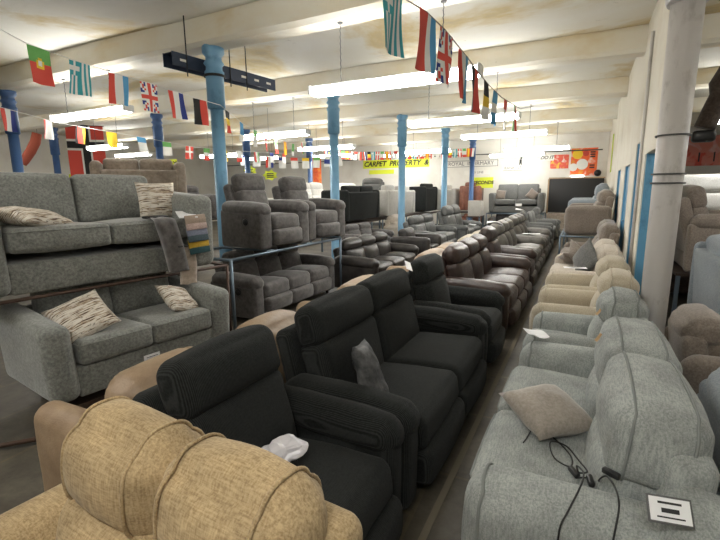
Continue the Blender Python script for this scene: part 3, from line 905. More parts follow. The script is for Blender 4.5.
# hanging orange banner and left-wall flags
ob = thing('orange_banner', 'narrow bright orange banner hanging left of the second sky blue column', 'banner', (-8.6, 13.6, 0), R(30))
part('cloth', rbox((.30, .02, 1.15), .008, (0, .01, 0), .02, 4, 1), orange_mat('orange_cloth', (.85, .3, .05), (.85, .13, .02), (.7, .08, .02), 7), ob, True, TRS((0, 0, 2.2)))
part('cord', sweep([(0, 0, 2.75), (0, 0, HC)], .006, 4), M['corddark'], ob)
nf = thing('red_cross_flag', 'large red flag with a dark blue and white cross hanging at far left', 'flag', (-13.9, 8.72, 3.62), 0)
g = flag_geo('nocross', (0, 0, 0), (.62, .78, 0), 1.0, 1.75, 20, 26, .06, 1)
mb = MB(); mb.v = [tuple(v) for v in g[0]]; mb.f = g[1]; mb.mi = g[2]; mb.build('cloth', None, nf, True, [fm(c) for c in g[3]])
part('rod', sweep([(-.33, -.42, .01), (.33, .42, .01)], .012, 6), M['ink'], nf)
part('cord', sweep([(0, 0, .01), (0, 0, HC - 3.62)], .006, 4), M['corddark'], nf)
rc = thing('red_windsock', 'drooping orange-red cloth tube hanging on the far left', 'banner', (-14.6, 7.0, 0))
part('cloth', sweep([(.35, .55, 3.3), (.30, .50, 3.05), (.2, .40, 2.8), (.08, .28, 2.55), (.04, .22, 2.42)], [.12, .13, .13, .12, .09], 12), plain('faded_red_cloth', (.55, .13, .08), .8), rc)
part('cord', sweep([(.35, .55, 3.25), (.35, .55, HC)], .006, 4), M['corddark'], rc)
bd = thing('dark_bracket', 'dark wall-hung shelf bracket high at the far left', 'bracket', (-17.3, 6.6, 0))
part('board', rbox((.08, 1.3, .7), .02, m=1, k=1), M['ink'], bd, M4=TRS((0, 0, 2.9)))
part('arm', sweep([(0, -.4, 2.7), (0, -.5, 2.2), (0, -.7, 1.7)], .07, 8), M['ink'], bd)
part('plate', sbox((.02, 1.0, .5)), M['inkgrey'], bd, False, TRS((-.66, .1, 2.9)))
# ------------------------------------------------------------------ racks
def rack(label, x0, x1, y0, y1, z, mat='steel', rz=0.0, loc=(0, 0, 0), r=.018, levels=None, group=None):
    t = thing('steel_rack', label, 'rack', loc, rz, group)
    for (x, y) in ((x0, y0), (x1, y0), (x0, y1), (x1, y1)):
        part('post', sweep([(x, y, 0), (x, y, z)], r, 8), M[mat], t)
    for zz in (levels or (z,)):
        part('rail', sweep([(x0, y0, zz), (x1, y0, zz), (x1, y1, zz), (x0, y1, zz)], r, 8, True), M[mat], t)
    for yk in (y0 + (y1 - y0) * .33, y0 + (y1 - y0) * .67):
        part('cross_bar', sweep([(x0, yk, z), (x1, yk, z)], r * .8, 6), M[mat], t)
    return t
LEFT, RIGHT = PI / 2, -PI / 2

# ------------------------------------------------------------------ aisle row facing right (towards the aisle)
recliner('recliner_armchair', 'charcoal corded armchair nearest the camera with a plastic bag on its seat', (-1.05, 1.33, 0), LEFT, .88, 1, 'cord', fine=True, D=.84, mat2='cord', arm_w=.15, back_h=.99)
recliner('recliner_sofa', 'charcoal corded two-seat sofa with a shiny grey cushion in it', (-1.04, 2.66, 0), LEFT, 1.8, 2, 'cord', fine=True, D=.86, cat='sofa', arm_w=.18, back_h=.98)
recliner('recliner_armchair', 'charcoal armchair between the charcoal two-seat sofa and the chocolate leather sofa', (-1.04, 4.03, 0), LEFT, .86, 1, 'cordplain', D=.84, arm_w=.14, back_h=.98)
recliner('leather_recliner_sofa', 'chocolate brown leather three-seat sofa in the aisle row', (-1.06, 5.78, 0), LEFT, 2.1, 3, 'brown', cat='sofa', mat2='brown', tilt=13, back_h=.96)
recliner('leather_recliner_armchair', 'umber leather armchair with a white label over its headrest', (-1.08, 7.36, 0), LEFT, .98, 1, 'brown', cat='armchair', mat2='brown2')
recliner('leather_recliner_sofa', 'taupe grey leather sofa beyond the chocolate leather ones', (-1.12, 8.92, 0), LEFT, 2.05, 3, 'greyleather', cat='sofa')
recliner('leather_recliner_sofa', 'farther taupe grey leather sofa with a white card on its arm', (-1.14, 10.97, 0), LEFT, 1.95, 3, 'greyleather', cat='sofa')
recliner('recliner_armchair', 'dark grey armchair near the far end of the aisle row', (-1.16, 12.5, 0), LEFT, .92, 1, 'greyfab')
boxy('fabric_sofa', 'grey sofa at the very end of the aisle row', (-1.2, 13.95, 0), LEFT, 1.8, 2, 'greyfab')
# cushions, papers
scatter_cushion('scatter_cushion', 'shiny grey velvet cushion standing on the charcoal two-seat sofa', (-1.00, 2.07, .60), (R(-22), R(12), LEFT + R(18)), .36, .12, 'greyvelvet', crumple=.03)
o = None
def crumple_bag(name, label, loc, rot, sx, sy, sz):
    vs, fs = rbox((sx, sy, sz), sz * .45, (.01, .01, .02), 0, 7, 2)
    out = []
    for v in vs:
        q = v.copy(); q += Vector((noise.noise(v * 22), noise.noise(v * 22 + Vector((5, 0, 0))), .8 * noise.noise(v * 18 + Vector((0, 7, 0))))) * .022
        q.x *= 1 - .25 * (v.y / sy); out.append(q)
    o = part(name, (out, fs), M['bag'], None, False); o.location = loc; o.rotation_euler = rot
    return tag(o, label, 'bag')
crumple_bag('plastic_bag', 'crumpled white plastic document bag on the nearest charcoal armchair seat', (-1.06, 1.28, .53), (R(20), R(-22), R(55)), .25, .11, .065)
slip('paper_slip', 'white slip draped over the charcoal two-seat sofa headrest', (-1.17, 3.11, 1.03), (R(10), R(24), R(30)), .05, .20, curl=.0)
slip('paper_slip', 'white label folded over the umber leather armchair headrest', (-1.30, 7.4, 1.06), (0, R(10), R(5)), .24, .1, curl=-.05)
slip('paper_card', 'white card lying on the arm of the farther taupe leather sofa', (-1.0, 10.12, .64), (0, 0, R(5)), .36, .2, curl=.0, writing=True)
slip('paper_slip', 'white label over the far dark headrest beyond the leather sofas', (-1.4, 11.6, 1.07), (0, R(20), R(10)), .3, .14, curl=-.05)

# ------------------------------------------------------------------ tan row backing on to it, facing left
def tanrow(y, w, n, label, mat='tan', x=-1.95):
    return plush('tan_leather_seat', label, (x, y, 0), RIGHT, w, n, mat, cat='sofa' if n > 1 else 'armchair', D=.70, arm_h=.62, back_h=.78, welt=False, arm_w=.15, tilt=6)
tanrow(1.38, .78, 1, 'tan and brown leather armchair behind the straw-coloured cushions')
tanrow(2.22, .82, 1, 'tan leather armchair backing on to the charcoal two-seat sofa')
tanrow(3.6, .95, 1, 'tan leather armchair half hidden behind the far end of the charcoal two-seat sofa')
tanrow(6.1, 1.9, 2, 'tan leather sofa backing on to the chocolate leather sofa')
tanrow(8.3, 2.0, 2, 'pale tan leather sofa behind the taupe grey leather sofa', 'beige')

# straw-coloured sofa in the foreground, facing the camera
plush('straw_sofa', 'straw-coloured slub fabric sofa in the near left foreground with tall piped back pillows', (-.89, .48, 0), R(-4), 1.32, 2, 'mustard', D=.8, arm_w=.25, arm_h=.66, back_h=.99, tilt=8, fine=True, split=.46, seam='side', head_t=.20)

# ------------------------------------------------------------------ right-hand row facing left (towards the aisle)
plush('duck_egg_sofa', 'duck egg linen two-seat sofa in the near right foreground', (.06, 2.27, 0), RIGHT, 1.76, 2, 'duckegg', D=.82, arm_w=.24, arm_h=.58, fine=True, control=1, back_h=.87, tilt=9, wing=True, m_welt='duckpipe', split=.62, head_t=.27, hr=.06)
plush('duck_egg_armchair', 'duck egg linen armchair next to the near right sofa', (.06, 3.56, 0), RIGHT, .78, 1, 'duckegg', cat='armchair', m_welt='duckpipe', D=.82, arm_w=.17, arm_h=.58, back_h=.87, tilt=9)
plush('oatmeal_armchair', 'oatmeal armchair right behind the duck egg armchair', (.05, 4.42, 0), RIGHT, .84, 1, 'beige', cat='armchair', D=.88, arm_w=.17, arm_h=.6, back_h=.87, tilt=9)
plush('oatmeal_armchair', 'second oatmeal armchair in the right-hand row', (.05, 5.3, 0), RIGHT, .88, 1, 'beige', cat='armchair', D=.88, arm_w=.17, arm_h=.6, back_h=.87, tilt=9)
plush('oatmeal_sofa', 'oatmeal sofa carrying a heap of taupe cushions and a white card', (.05, 6.66, 0), RIGHT, 1.75, 2, 'cream', D=.88, arm_w=.2, arm_h=.6, back_h=.87, tilt=9)
plush('taupe_sofa', 'taupe sofa on the floor at the far end of the right-hand row', (.08, 8.7, 0), RIGHT, 1.8, 2, 'taupe', D=.86, arm_w=.2, arm_h=.56)
scatter_cushion('scatter_cushion', 'oat velvet cushion lying on the near duck egg sofa seat', (-.09, 2.12, .565), (R(102), R(0), R(42)), .33, .14, 'oat', crumple=.015)
scatter_cushion('scatter_cushion', 'taupe patterned cushion leaning in the heap on the oatmeal sofa', (-.02, 6.75, .66), (R(40), R(25), RIGHT), .42, .14, 'taupe')
scatter_cushion('scatter_cushion', 'grey taupe cushion standing upright in the heap on the oatmeal sofa', (.04, 6.2, .70), (R(-15), R(40), RIGHT + R(20)), .42, .14, 'greyfab')
scatter_cushion('scatter_cushion', 'flat taupe cushion at the back of the heap on the oatmeal sofa', (-.08, 7.15, .58), (R(75), R(10), R(10)), .42, .13, 'taupe')
slip('paper_card', 'white sheet lying on the arm between the duck egg sofa and armchair', (-.24, 3.10, .625), (0, R(3), R(35)), .11, .16, curl=.02)
slip('paper_card', 'white card on the oatmeal sofa arm in front of the cushions', (-.06, 5.98, .63), (0, 0, R(8)), .26, .12, curl=0, writing=True)
# tags on the head cushions of the near right sofa
for (x, y, z, lab) in [(.115, 2.62, .80, 'small gold paper label on the far headrest of the near duck egg sofa'), (.135, 3.40, .745, 'small gold paper label on the duck egg armchair headrest')]:
    s_ = slip('gold_label', lab, (x, y, z), (R(20), R(-62), R(12)), .05, .022, 'brass', 'label', curl=.004)
# price card on the near arm
pc = thing('price_card', 'small framed price card fixed to the near right arm of the duck egg sofa', 'card', (.28, 1.405, .68), R(10), None, R(20))
part('card_frame', rbox((.115, .006, .075), .002, m=1, k=1), M['inkgrey'], pc, M4=TRS((0, 0, 0), rx=R(-60)))
part('card_face', sbox((.103, .003, .063), (0, -.004, 0)), M['paper'], pc, False, TRS((0, 0, 0), rx=R(-60)))
part('print', [sbox((.06, .002, .006), (0, -.006, .018)), sbox((.045, .002, .012), (0, -.006, -.002)), sbox((.07, .002, .004), (0, -.006, -.02))], M['ink'], pc, False, TRS((0, 0, 0), rx=R(-60)))
# cable
cpts = [(x, y, z + (.022 if z < .56 else .0)) for x, y, z in [(-.17, 1.90, .475), (-.16, 1.92, .485), (-.13, 2.02, .50), (-.05, 1.98, .485), (.02, 1.86, .49), (.02, 1.78, .49), (-.04, 1.80, .50), (-.06, 1.88, .52), (.0, 1.93, .49), (.05, 1.84, .49), (.08, 1.76, .50), (.05, 1.69, .53),
        (.04, 1.62, .62), (.06, 1.55, .64), (.05, 1.47, .635), (.02, 1.42, .55), (.0, 1.385, .50), (.0, 1.375, .36)]]
def smooth(pts, n=5):
    P = [Vector(p) for p in pts]; out = []
    for i in range(len(P) - 1):
        p0 = P[max(0, i - 1)]; p1 = P[i]; p2 = P[i + 1]; p3 = P[min(len(P) - 1, i + 2)]
        for k in range(n):
            t = k / n
            out.append(.5 * ((2 * p1) + (p2 - p0) * t + (2 * p0 - 5 * p1 + 4 * p2 - p3) * t * t + (3 * p1 - p0 - 3 * p2 + p3) * t ** 3))
    out.append(P[-1]); return out
c = thing('power_cable', 'tangled black power cable looping over the near right sofa arm', 'cable', (0, 0, 0))
part('lead', sweep(smooth(cpts), .0032, 6), M['wire'], c)
part('lead', sweep(smooth([(.05, 1.69, .53), (.12, 1.78, .50), (.19, 1.86, .50), (.21, 1.78, .51), (.12, 1.70, .53), (.13, 1.60, .62), (.15, 1.52, .64), (.16, 1.44, .63), (.15, 1.39, .56), (.145, 1.372, .5), (.14, 1.37, .32)]), .0032, 6), M['wire'], c)
for (x, y, z, a) in ((.035, 1.76, .505, 30), (.09, 1.70, .525, 10), (.145, 1.60, .635, 60)):
    part('plug', rbox((.022, .06, .022), .007, m=1, k=2), M['blackplastic'], c, M4=TRS((x, y, z), rz=R(a)))

# raised taupe sofa on a rack, far right of the aisle
rack('low steel rack under the raised taupe sofa at the right of the aisle', -.42, .46, 0, 2.0, .62, loc=(0, 9.95, 0))
plush('taupe_sofa', 'taupe sofa raised on a steel rack, its side to the camera', (.06, 10.95, .64), RIGHT, 1.85, 2, 'taupe', D=.9, arm_w=.24, arm_h=.64, feet=False, welt=False, back_h=.95)
plush('slate_sofa', 'slate blue fabric sofa beyond the raised taupe sofa', (.02, 13.3, .64), RIGHT, 1.8, 2, 'slate', D=.9, arm_w=.24, arm_h=.72, feet=False, welt=False, back_h=1.1)
rack('low steel rack under the slate blue sofa', -.42, .46, 0, 2.0, .62, loc=(0, 12.3, 0))
# black upholstered panel at the far wall
bp = thing('tipped_sofa', 'large black fabric-bottomed sofa tipped up against the far wall', 'sofa', (-.36, 17.8, 0))
part('fabric_base', rbox((1.75, .3, 1.2), .02, m=2, k=1), M['ink'], bp, M4=TRS((0, 0, 1.33)))
part('wooden_edge', [sbox((1.8, .34, .05), (0, 0, 1.95)), sbox((.05, .34, 1.24), (-.9, 0, 1.3))], M['ply'], bp, False)
part('lower_body', rbox((1.8, .5, .7), .04, m=2, k=2), M['fawn'], bp, M4=TRS((0, .0, .35)))

# ------------------------------------------------------------------ stacked sage-grey chenille sofas, left foreground
CZ = .88
CH = R(82); CU = R(80); LS = (-3.37, 2.27, .12); US = (-3.77, 2.30, .88)
boxy('chenille_sofa', 'lower sage-grey chenille sofa with two striped cushions, under another sofa', (-3.37, 2.27, .12), CH, 1.46, 2, 'chenille', D=.92, arm_w=.19, arm_h=.64, back_h=.74, seat_h=.45, fine=True, flare=.03, slope=.03)
boxy('chenille_sofa', 'upper sage-grey chenille sofa raised on a rack, with swatches on its arm', (-3.77, 2.30, CZ), CU, 1.86, 2, 'chenille', D=.92, arm_w=.25, arm_h=.71, back_h=.84, seat_h=.46, fine=True, flare=.02, feet=False, footh=.02, slope=.03)
rack('brown tube rack holding the upper sage-grey sofa', -.98, 1.08, -.40, .50, CZ - .015, 'browntube', CU, (-3.77, 2.30, 0), .014, (CZ - .015,))
def local(base, rz, lx, ly, lz, rx=0, ry=0, rzz=0):
    Mx = TRS(base, rz=rz) @ TRS((lx, ly, lz), rx=rx, ry=ry, rz=rzz)
    return Mx.to_translation(), Mx.to_euler()
def lcushion(label, base, rz, p, r, size, thick, mat='stripe', crumple=.01):
    l, e = local(base, rz, *p, *r)
    return scatter_cushion('scatter_cushion', label, l, e, size, thick, mat, None, crumple)
lcushion('striped cushion lying flat on the left seat of the upper chenille sofa', US, CU, (-.46, -.20, .545), (R(100), R(6), R(25)), .42, .14)
lcushion('striped cushion standing against the right arm of the upper chenille sofa', US, CU, (.60, -.06, .64), (R(-14), 0, R(-12)), .35, .13)
lcushion('striped cushion leaning in the left corner of the lower chenille sofa', LS, CH, (-.40, -.20, .585), (R(-54), R(-18), R(-8)), .38, .13)
lcushion('striped cushion slumped in the right corner of the lower chenille sofa', LS, CH, (.38, -.20, .555), (R(-55), R(18), R(10)), .33, .13)
# low platform under the lower sofa
pl = thing('timber_platform', 'low dark timber platform under the lower chenille sofa', 'platform', (LS[0], LS[1], 0), CH)
part('deck', sbox((1.2, .7, .03), (0, 0, .105)), M['wood'], pl, False)
for x in (-.5, 0, .5):
    part('bearer', sbox((.08, .68, .09), (x, 0, .045)), M['wood'], pl, False)
fp = part('floor_tube', sweep([(0, 0, .03), (-.55, -.62, .03)], .016, 8), M['browntube'], None); fp.location = (-3.0, 1.45, 0)
tag(fp, 'brown steel tube lying on the floor by the tan armchair at the left edge', 'tube')
# swatches
sw_ = thing('swatch_book', 'fan of coloured fabric strips hung over the front of the upper chenille sofa', 'fabric swatches', US, CU)
cols = [(.42, .33, .26), (.55, .42, .38), (.25, .27, .36), (.08, .12, .14), (.62, .40, .04), (.03, .09, .10)]
names = ['fawn', 'rose', 'lilac_grey', 'dark_teal', 'ochre', 'bottle_green']
part('card', rbox((.16, .20, .012), .004, m=1, k=1), M['paper'], sw_, M4=TRS((.68, -.40, .515), rx=R(14), rz=R(-22)))
for i, (c, nm) in enumerate(zip(cols, names)):
    mm_ = fabric('swatch_' + nm, [x * .75 for x in c], c, 80)
    part('strip', rbox((.21, .012, .078), .005, (0, .004, 0), 0, 2, 1), mm_, sw_, M4=TRS((.70 + i * .004, -.505 - .006 * (i % 2), .475 - i * .055), rx=R(-8), ry=R(-3)))
def drape(name, label, x, w, ztop, zbot, mat, lean=.0, y=-.49, bk=.14):
    t = thing(name, label, 'fabric swatch', US, CU)
    n = 16; vs = []; fs = []
    path = [(y + bk, ztop + .01)] + [(y + bk * (1 - k / 4), ztop + .012) for k in range(1, 4)] + [(y - .012, ztop - .01 - (ztop - zbot) * k / 11) for k in range(12)]
    for o_ in (0, .005):
        for k, (py, pz) in enumerate(path):
            for j in range(6):
                vs.append((x + (j / 5 - .5) * w + lean * (ztop - pz) * .6, py - o_ + .008 * math.sin(j * 1.3 + k * .5), pz + o_ + .004 * math.sin(j * 2 + 1)))
    K = len(path); N = K * 6
    for k in range(K - 1):
        for j in range(5):
            a = k * 6 + j
            fs.append((a, a + 6, a + 7, a + 1)); fs.append((N + a, N + a + 1, N + a + 7, N + a + 6))
    for k in range(K - 1):
        for j in (0, 5):
            a = k * 6 + j; fs.append((a, a + 6, N + a + 6, N + a))
    part('cloth', (vs, fs), M[mat], t)
    part('header', rbox((w + .02, .07, .02), .008, m=1, k=1), M['blackplastic'], t, M4=TRS((x, y + bk, ztop + .022), rz=R(8)))
    return t
drape('fabric_swatch', 'long taupe velvet swatch hanging from a black header on the upper chenille sofa', .41, .20, .485, .03, 'suede', .35)
drape('fabric_swatch', 'pale beige cloth swatch hanging lowest below the taupe one', .60, .17, .22, -.10, 'fawn', .0, -.475, .004)
slip('price_card', 'white price card pinned to the front of the lower chenille sofa', local(LS, CH, -.04, -.445, .20)[0], (R(90), 0, CH), .13, .08, 'paper', 'card', curl=0, writing=True)

# ------------------------------------------------------------------ grey suede recliners stacked on the blue rack
rack('blue steel rack with two grey recliners on top and a sofa underneath', -4.30, -3.40, 3.58, 6.0, .86)
recliner('recliner_sofa', 'warm grey suede three-seat recliner sofa inside the blue rack', (-3.84, 4.98, 0), LEFT, 1.94, 3, 'suede', cat='sofa', D=.84, lever=-1, back_h=.84, arm_h=.58, arm_w=.2, split=.42)
recliner('recliner_armchair', 'left-hand warm grey suede recliner on top of the blue rack', (-3.80, 4.70, .885), LEFT - R(7), .92, 1, 'suede', lever=-1, arm_w=.21, arm_h=.62, back_h=1.0, D=.86, feet=False)
recliner('recliner_armchair', 'right-hand warm grey suede recliner on top of the blue rack', (-3.76, 5.66, .885), LEFT - R(7), .92, 1, 'suede', lever=-1, arm_w=.21, arm_h=.62, back_h=.98, D=.86, feet=False)
for rx_ in (-4.2, -3.55):
    pass
# low row beyond
recliner('leather_sofa', 'smoke black leather three-seat sofa on the floor beyond the blue rack', (-3.18, 7.0, 0), LEFT, 2.0, 3, 'darkleather', cat='sofa', back_h=.82, seat_h=.40, arm_h=.56, D=.86, arm_w=.17)
boxy('leather_armchair', 'black box-armed leather armchair beyond the smoke black leather sofa', (-3.1, 8.7, 0), LEFT, .95, 1, 'darkleather', cat='armchair', back_h=.76, arm_h=.66, D=.85)
recliner('leather_sofa', 'slate grey leather two-seat sofa in front of the third sky blue column', (-3.5, 11.0, 0), LEFT, 2.0, 2, 'slateleather', cat='sofa', back_h=.96)
recliner('leather_sofa', 'slate grey fabric high-backed sofa beyond the slate leather one', (-3.3, 13.25, 0), LEFT, 1.95, 2, 'slateleather', cat='sofa', back_h=1.12)
slip('paper_card', 'white card on the seat of the high-backed slate sofa', (-3.05, 13.6, .53), (R(8), 0, LEFT), .3, .2, curl=0, writing=True)
recliner('leather_sofa', 'dim grey leather seat glimpsed below the upturned black sofa', (-4.85, 9.9, 0), LEFT, 1.7, 2, 'suede', cat='sofa', back_h=.78, seat_h=.4, arm_h=.56)
plush('cream_armchair', 'cream armchair with a bunched cushion beside the third sky blue column', (-4.78, 12.2, 0), LEFT, 1.1, 1, 'cream', cat='armchair', back_h=.86, welt=False)

# sofas turned away on the second tier behind the columns
def shelf(label, x, y, w, d, z, rz=0.0):
    t = thing('storage_rack', label, 'rack', (x, y, 0), rz)
    for sx in (-1, 1):
        for sy in (-1, 1):
            part('post', sbox((.04, .04, z), (sx * (w / 2 - .03), sy * (d / 2 - .03), z / 2)), M['steel'], t, False)
    part('shelf_board', sbox((w, d, .03), (0, 0, z - .015)), M['wood'], t, False)
    return t
ZT = .74
shelf('rack under the upturned black sofa behind the second sky blue column', -5.75, 10.85, .8, 2.1, ZT)
boxy('black_sofa', 'black fabric sofa turned with its back to the aisle behind the second column', (-5.75, 10.85, ZT), RIGHT, 2.05, 2, 'ink' if False else 'cordplain', back_h=.93, D=.8, arm_h=.86, tilt=3, feet=False, welt=False)
shelf('rack under the pale grey turned-away armchairs', -5.7, 13.5, .8, 2.6, ZT)
boxy('pale_grey_armchair', 'pale grey armchair turned away, left of the third sky blue column', (-5.7, 12.85, ZT), RIGHT, 1.1, 1, 'palegrey', cat='armchair', back_h=.96, D=.75, arm_h=.84, tilt=3, feet=False, welt=False, ry=R(0))
boxy('pale_grey_armchair', 'pale grey armchair turned away, right of the third sky blue column', (-5.7, 14.1, ZT), RIGHT + R(-12), 1.1, 1, 'palegrey', cat='armchair', back_h=.94, D=.75, arm_h=.84, tilt=3, feet=False, welt=False)
plush('grey_armchair', 'mid grey armchair heaped above the pale grey ones near the yellow banner', (-6.83, 14.3, 1.15), R(10), 1.15, 1, 'greyfab', cat='armchair', back_h=.9, welt=False, feet=False)
shelf('high rack under the heaped mid grey armchair', -6.83, 14.3, 1.15, .9, 1.15, R(10))
shelf('rack under the tall black sofa near the fourth column', -5.55, 16.2, .8, 1.5, .72)
boxy('black_sofa', 'tall black sofa turned away left of the fourth sky blue column', (-5.55, 16.2, .72), RIGHT, 1.5, 1, 'cordplain', back_h=1.05, D=.75, arm_h=.98, tilt=2, feet=False, welt=False)
shelf('rack under the pale grey and rust seats by the far wall', -4.55, 17.5, 1.9, .8, .72)
boxy('pale_grey_armchair', 'pale grey armchair turned away against the far wall left of the rust one', (-4.95, 17.5, .72), PI, .85, 1, 'palegrey', cat='armchair', back_h=1.0, D=.75, arm_h=.9, feet=False, welt=False)
boxy('rust_armchair', 'rust leather armchair turned away on the rack below the wall lettering', (-4.0, 17.5, .72), PI, .8, 1, 'rust', cat='armchair', back_h=1.1, D=.75, arm_h=1.0, feet=False, welt=False)
boxy('rust_armchair', 'rust leather seat on the floor under the raised rust armchair', (-4.0, 17.35, 0), PI, .8, 1, 'rust', cat='armchair', back_h=.62, D=.75, arm_h=.55, seat_h=.4, welt=False)
for i, (x, y, w, z, lab) in enumerate([(-8.0, 12.5, 2.0, 1.0, 'white fabric sofa on a high tier left of the second sky blue column'), (-8.0, 15.2, 1.6, 1.0, 'white fabric sofa on a high tier right of the second sky blue column'),
                          (-8.6, 10.2, 1.4, .82, 'cream-white sofa low behind the right stacked recliner')]):
    shelf('rack below the ' + lab.replace(' on a high tier', ''), x, y, .9, w, z)
    plush('white_sofa', lab, (x, y, z), LEFT, w, 2, 'white', back_h=.9, welt=False, feet=False)
# fawn velour sofa behind the chenille stack
shelf('tall rack holding the fawn velour sofa behind the chenille stack', -6.1, 4.6, 1.3, .9, 1.2, R(234))
boxy('fawn_sofa', 'mottled fawn velour sofa turned away, high behind the upper chenille sofa', (-6.1, 4.6, 1.2), R(234), 1.25, 2, 'fawn', back_h=.84, arm_h=.84, D=.88, feet=False, tilt=2, arm_w=.16)
shelf('rack under the small grey sofa behind the nearest sky blue column', -8.1, 7.0, .9, 1.7, .98)
plush('grey_sofa', 'small mid grey sofa with a loose pillow left of the nearest sky blue column', (-8.1, 7.0, .98), LEFT - R(20), 1.6, 2, 'suede', back_h=.8, welt=False, feet=False)
shelf('rack under the white sofa at the far left', -12.2, 5.6, 2.0, 1.0, 1.1)
plush('white_sofa', 'white sofa with a rolled pillow glimpsed over the upper chenille sofa back', (-12.2, 5.6, 1.1), R(30), 1.9, 2, 'white', back_h=.85, welt=False, feet=False)
shelf('rack under the dim sofa at far left edge', -12.6, 3.2, 1.0, 2.0, 1.1)
boxy('grey_sofa', 'grey sofa on a high tier at the far left edge', (-12.6, 3.2, 1.1), LEFT, 1.9, 2, 'greyfab', back_h=.85, feet=False, welt=False)

# ------------------------------------------------------------------ far end of the aisle
rack('steel rack by the far wall with a grey two-seat sofa on top', -3.25, -1.3, 16.72, 17.75, .70)
boxy('fabric_sofa', 'grey two-seat sofa with two cushions raised on the far rack', (-2.28, 17.3, .72), 0, 1.85, 2, 'greyfab', back_h=1.0, arm_h=.72, D=.9, feet=False, welt=False, flare=.03, footh=.02)
scatter_cushion('scatter_cushion', 'soft cushion at the left end of the raised far grey sofa', (-2.85, 17.2, 1.37), (R(-15), R(8), R(15)), .36, .12, 'taupe')
scatter_cushion('scatter_cushion', 'soft cushion at the right end of the raised far grey sofa', (-1.75, 17.2, 1.37), (R(-15), R(35), R(-15)), .36, .12, 'taupe')
slip('paper_card', 'white card on the front of the raised far grey sofa', (-2.15, 16.82, 1.02), (R(90), 0, 0), .22, .09, curl=0)
boxy('grey_sofa', 'dim grey sofa on the floor under the raised far grey sofa', (-2.3, 17.1, 0), 0, 1.8, 2, 'suede', back_h=.64, arm_h=.55, seat_h=.36, D=.85, welt=False)
shelf('low shelf unit beside the far rack under the yellow sign', -3.6, 16.5, .5, .8, .62)
lp = thing('pale_box', 'pale cardboard box on the low shelf under the yellow sign', 'box', (-3.6, 16.5, .62))
part('box_body', rbox((.46, .5, .55), .01, m=1, k=1), M['palegrey'], lp, M4=TRS((0, 0, .275)))
part('flap', sbox((.46, .24, .008), (0, -.13, .556)), M['palegrey'], lp, False)
recliner('grey_recliner', 'grey padded recliner in the aisle end before the far rack', (-1.1, 15.4, 0), LEFT, 1.0, 1, 'greyfab', back_h=1.0)

# ------------------------------------------------------------------ room beyond the pipe
shelf('rack under the taupe recliner in the room beyond the pipe', 1.46, 6.85, .95, 1.5, .62)
recliner('recliner_sofa', 'taupe padded recliner sofa high in the room beyond the pipe', (1.46, 6.85, .62), LEFT, 1.45, 1, 'taupe', cat='sofa', back_h=1.05, feet=False, arm_h=.7)
shelf('low rack under the slate blue sofa beyond the pipe', 1.50, 5.25, .8, 1.2, .22)
boxy('slate_sofa', 'slate blue sofa beyond the pipe at the right edge, flat arm towards the camera', (1.50, 5.25, .22), LEFT, 1.3, 1, 'slate', back_h=.86, arm_h=.80, D=.86, feet=False, arm_w=.12)
plush('taupe_armchair', 'low taupe armchair between the pipe and the slate blue sofa', (1.06, 3.85, 0), LEFT, 1.0, 1, 'taupe', cat='armchair', back_h=.72, welt=False, seat_h=.38, arm_h=.5)
plush('slate_armchair', 'slate grey armchair backing on to the near duck egg sofa at the right edge', (.97, 2.2, 0), LEFT, 1.05, 1, 'slate', cat='armchair', back_h=.82, welt=False)
recliner('brown_armchair', 'brown leather armchair seen through the first blue-edged opening', (1.5, 8.4, 0), LEFT, 1.3, 1, 'brown2', back_h=1.3, arm_h=.9, seat_h=.6)
wm = thing('wrapped_mattress', 'bright white wrapped mattress stack far off in the room beyond the pipe', 'mattress', (3.1, 12.0, 0))
for k in range(5):
    part('layer', rbox((4.2, 1.4, .36), .07, (0, .02, 0), .01, 4, 2, k), M['white'], wm, M4=TRS((.0, 0, .19 + .37 * k)))
pr = thing('red_poster', 'pink and red poster on the far wall right of the pipe', 'poster', (3.3, YW, 2.75))
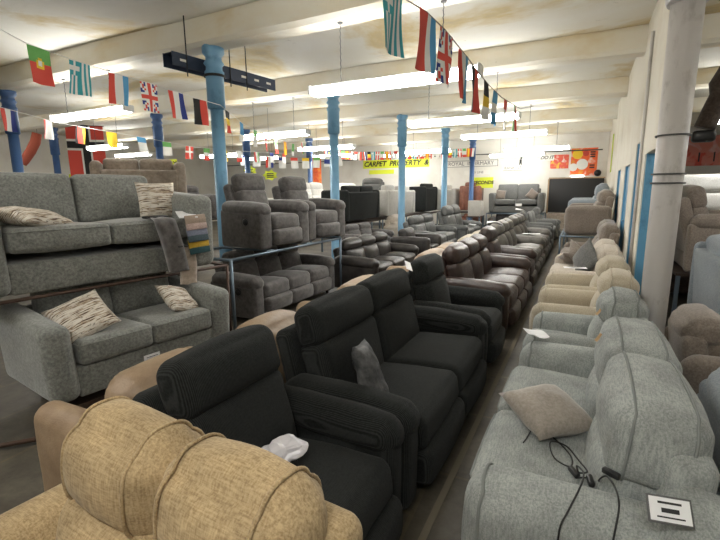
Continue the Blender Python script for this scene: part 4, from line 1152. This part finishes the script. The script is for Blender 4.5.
part('sheet', sbox((1.1, .012, .95)), orange_mat('pink_poster_print', (.85, .5, .45), (.8, .25, .18), (.75, .08, .04), 2), pr, False)
part('print', [sbox((.04, .004, .3), (x, -.009, -.2)) for x in (-.1, .3)], M['ink'], pr, False)
hc_ = thing('hanging_cloth', 'dark brown padded cloth hanging from above at the upper right edge', 'cloth', (.95, 4.9, 0))
part('cloth', sweep(smooth([(.45, .1, 3.7), (.26, .05, 3.1), (.13, .0, 2.65), (.0, 0, 2.35), (-.08, 0, 2.10)], 4), [.16] * 6 + [.13] * 6 + [.08] * 5, 10), fabric('dark_brown_cloth', (.05, .035, .028), (.10, .075, .06), 40), hc_)
part('weighted_end', rbox((.17, .1, .1), .03, m=1, k=2), M['blackplastic'], hc_, M4=TRS((-.08, 0, 2.03)))
# ------------------------------------------------------------------ camera, world, exposure
cd = bpy.data.cameras.new('camera'); cam = bpy.data.objects.new('camera', cd); COL.objects.link(cam)
cd.sensor_width = 36; cd.sensor_fit = 'HORIZONTAL'; cd.lens = FPX * 36 / 720; cd.clip_start = .02; cd.clip_end = 100
fw = Vector((-math.sin(YAW) * math.cos(PITCH), math.cos(YAW) * math.cos(PITCH), -math.sin(PITCH)))
rt = Vector((math.cos(YAW), math.sin(YAW), 0)); up = rt.cross(fw)
c, s = math.cos(-ROLL), math.sin(-ROLL)
r2 = rt * c - up * s; u2 = rt * s + up * c
mt = Matrix((r2, u2, -fw)).transposed().to_4x4(); mt.translation = (0, 0, EYE)
cam.matrix_world = mt
scn.camera = cam
w = bpy.data.worlds.new('world'); scn.world = w; w.use_nodes = True
w.node_tree.nodes['Background'].inputs[0].default_value = (.9, .95, 1, 1)
w.node_tree.nodes['Background'].inputs[1].default_value = .05
scn.view_settings.view_transform = 'Standard'; scn.view_settings.look = 'None'
scn.view_settings.gamma = 1; scn.view_settings.use_curve_mapping = False
scn.view_settings.exposure = EXPOSURE
scn.cycles.max_bounces = 7; scn.cycles.diffuse_bounces = 5
scn.cycles.use_denoising = True
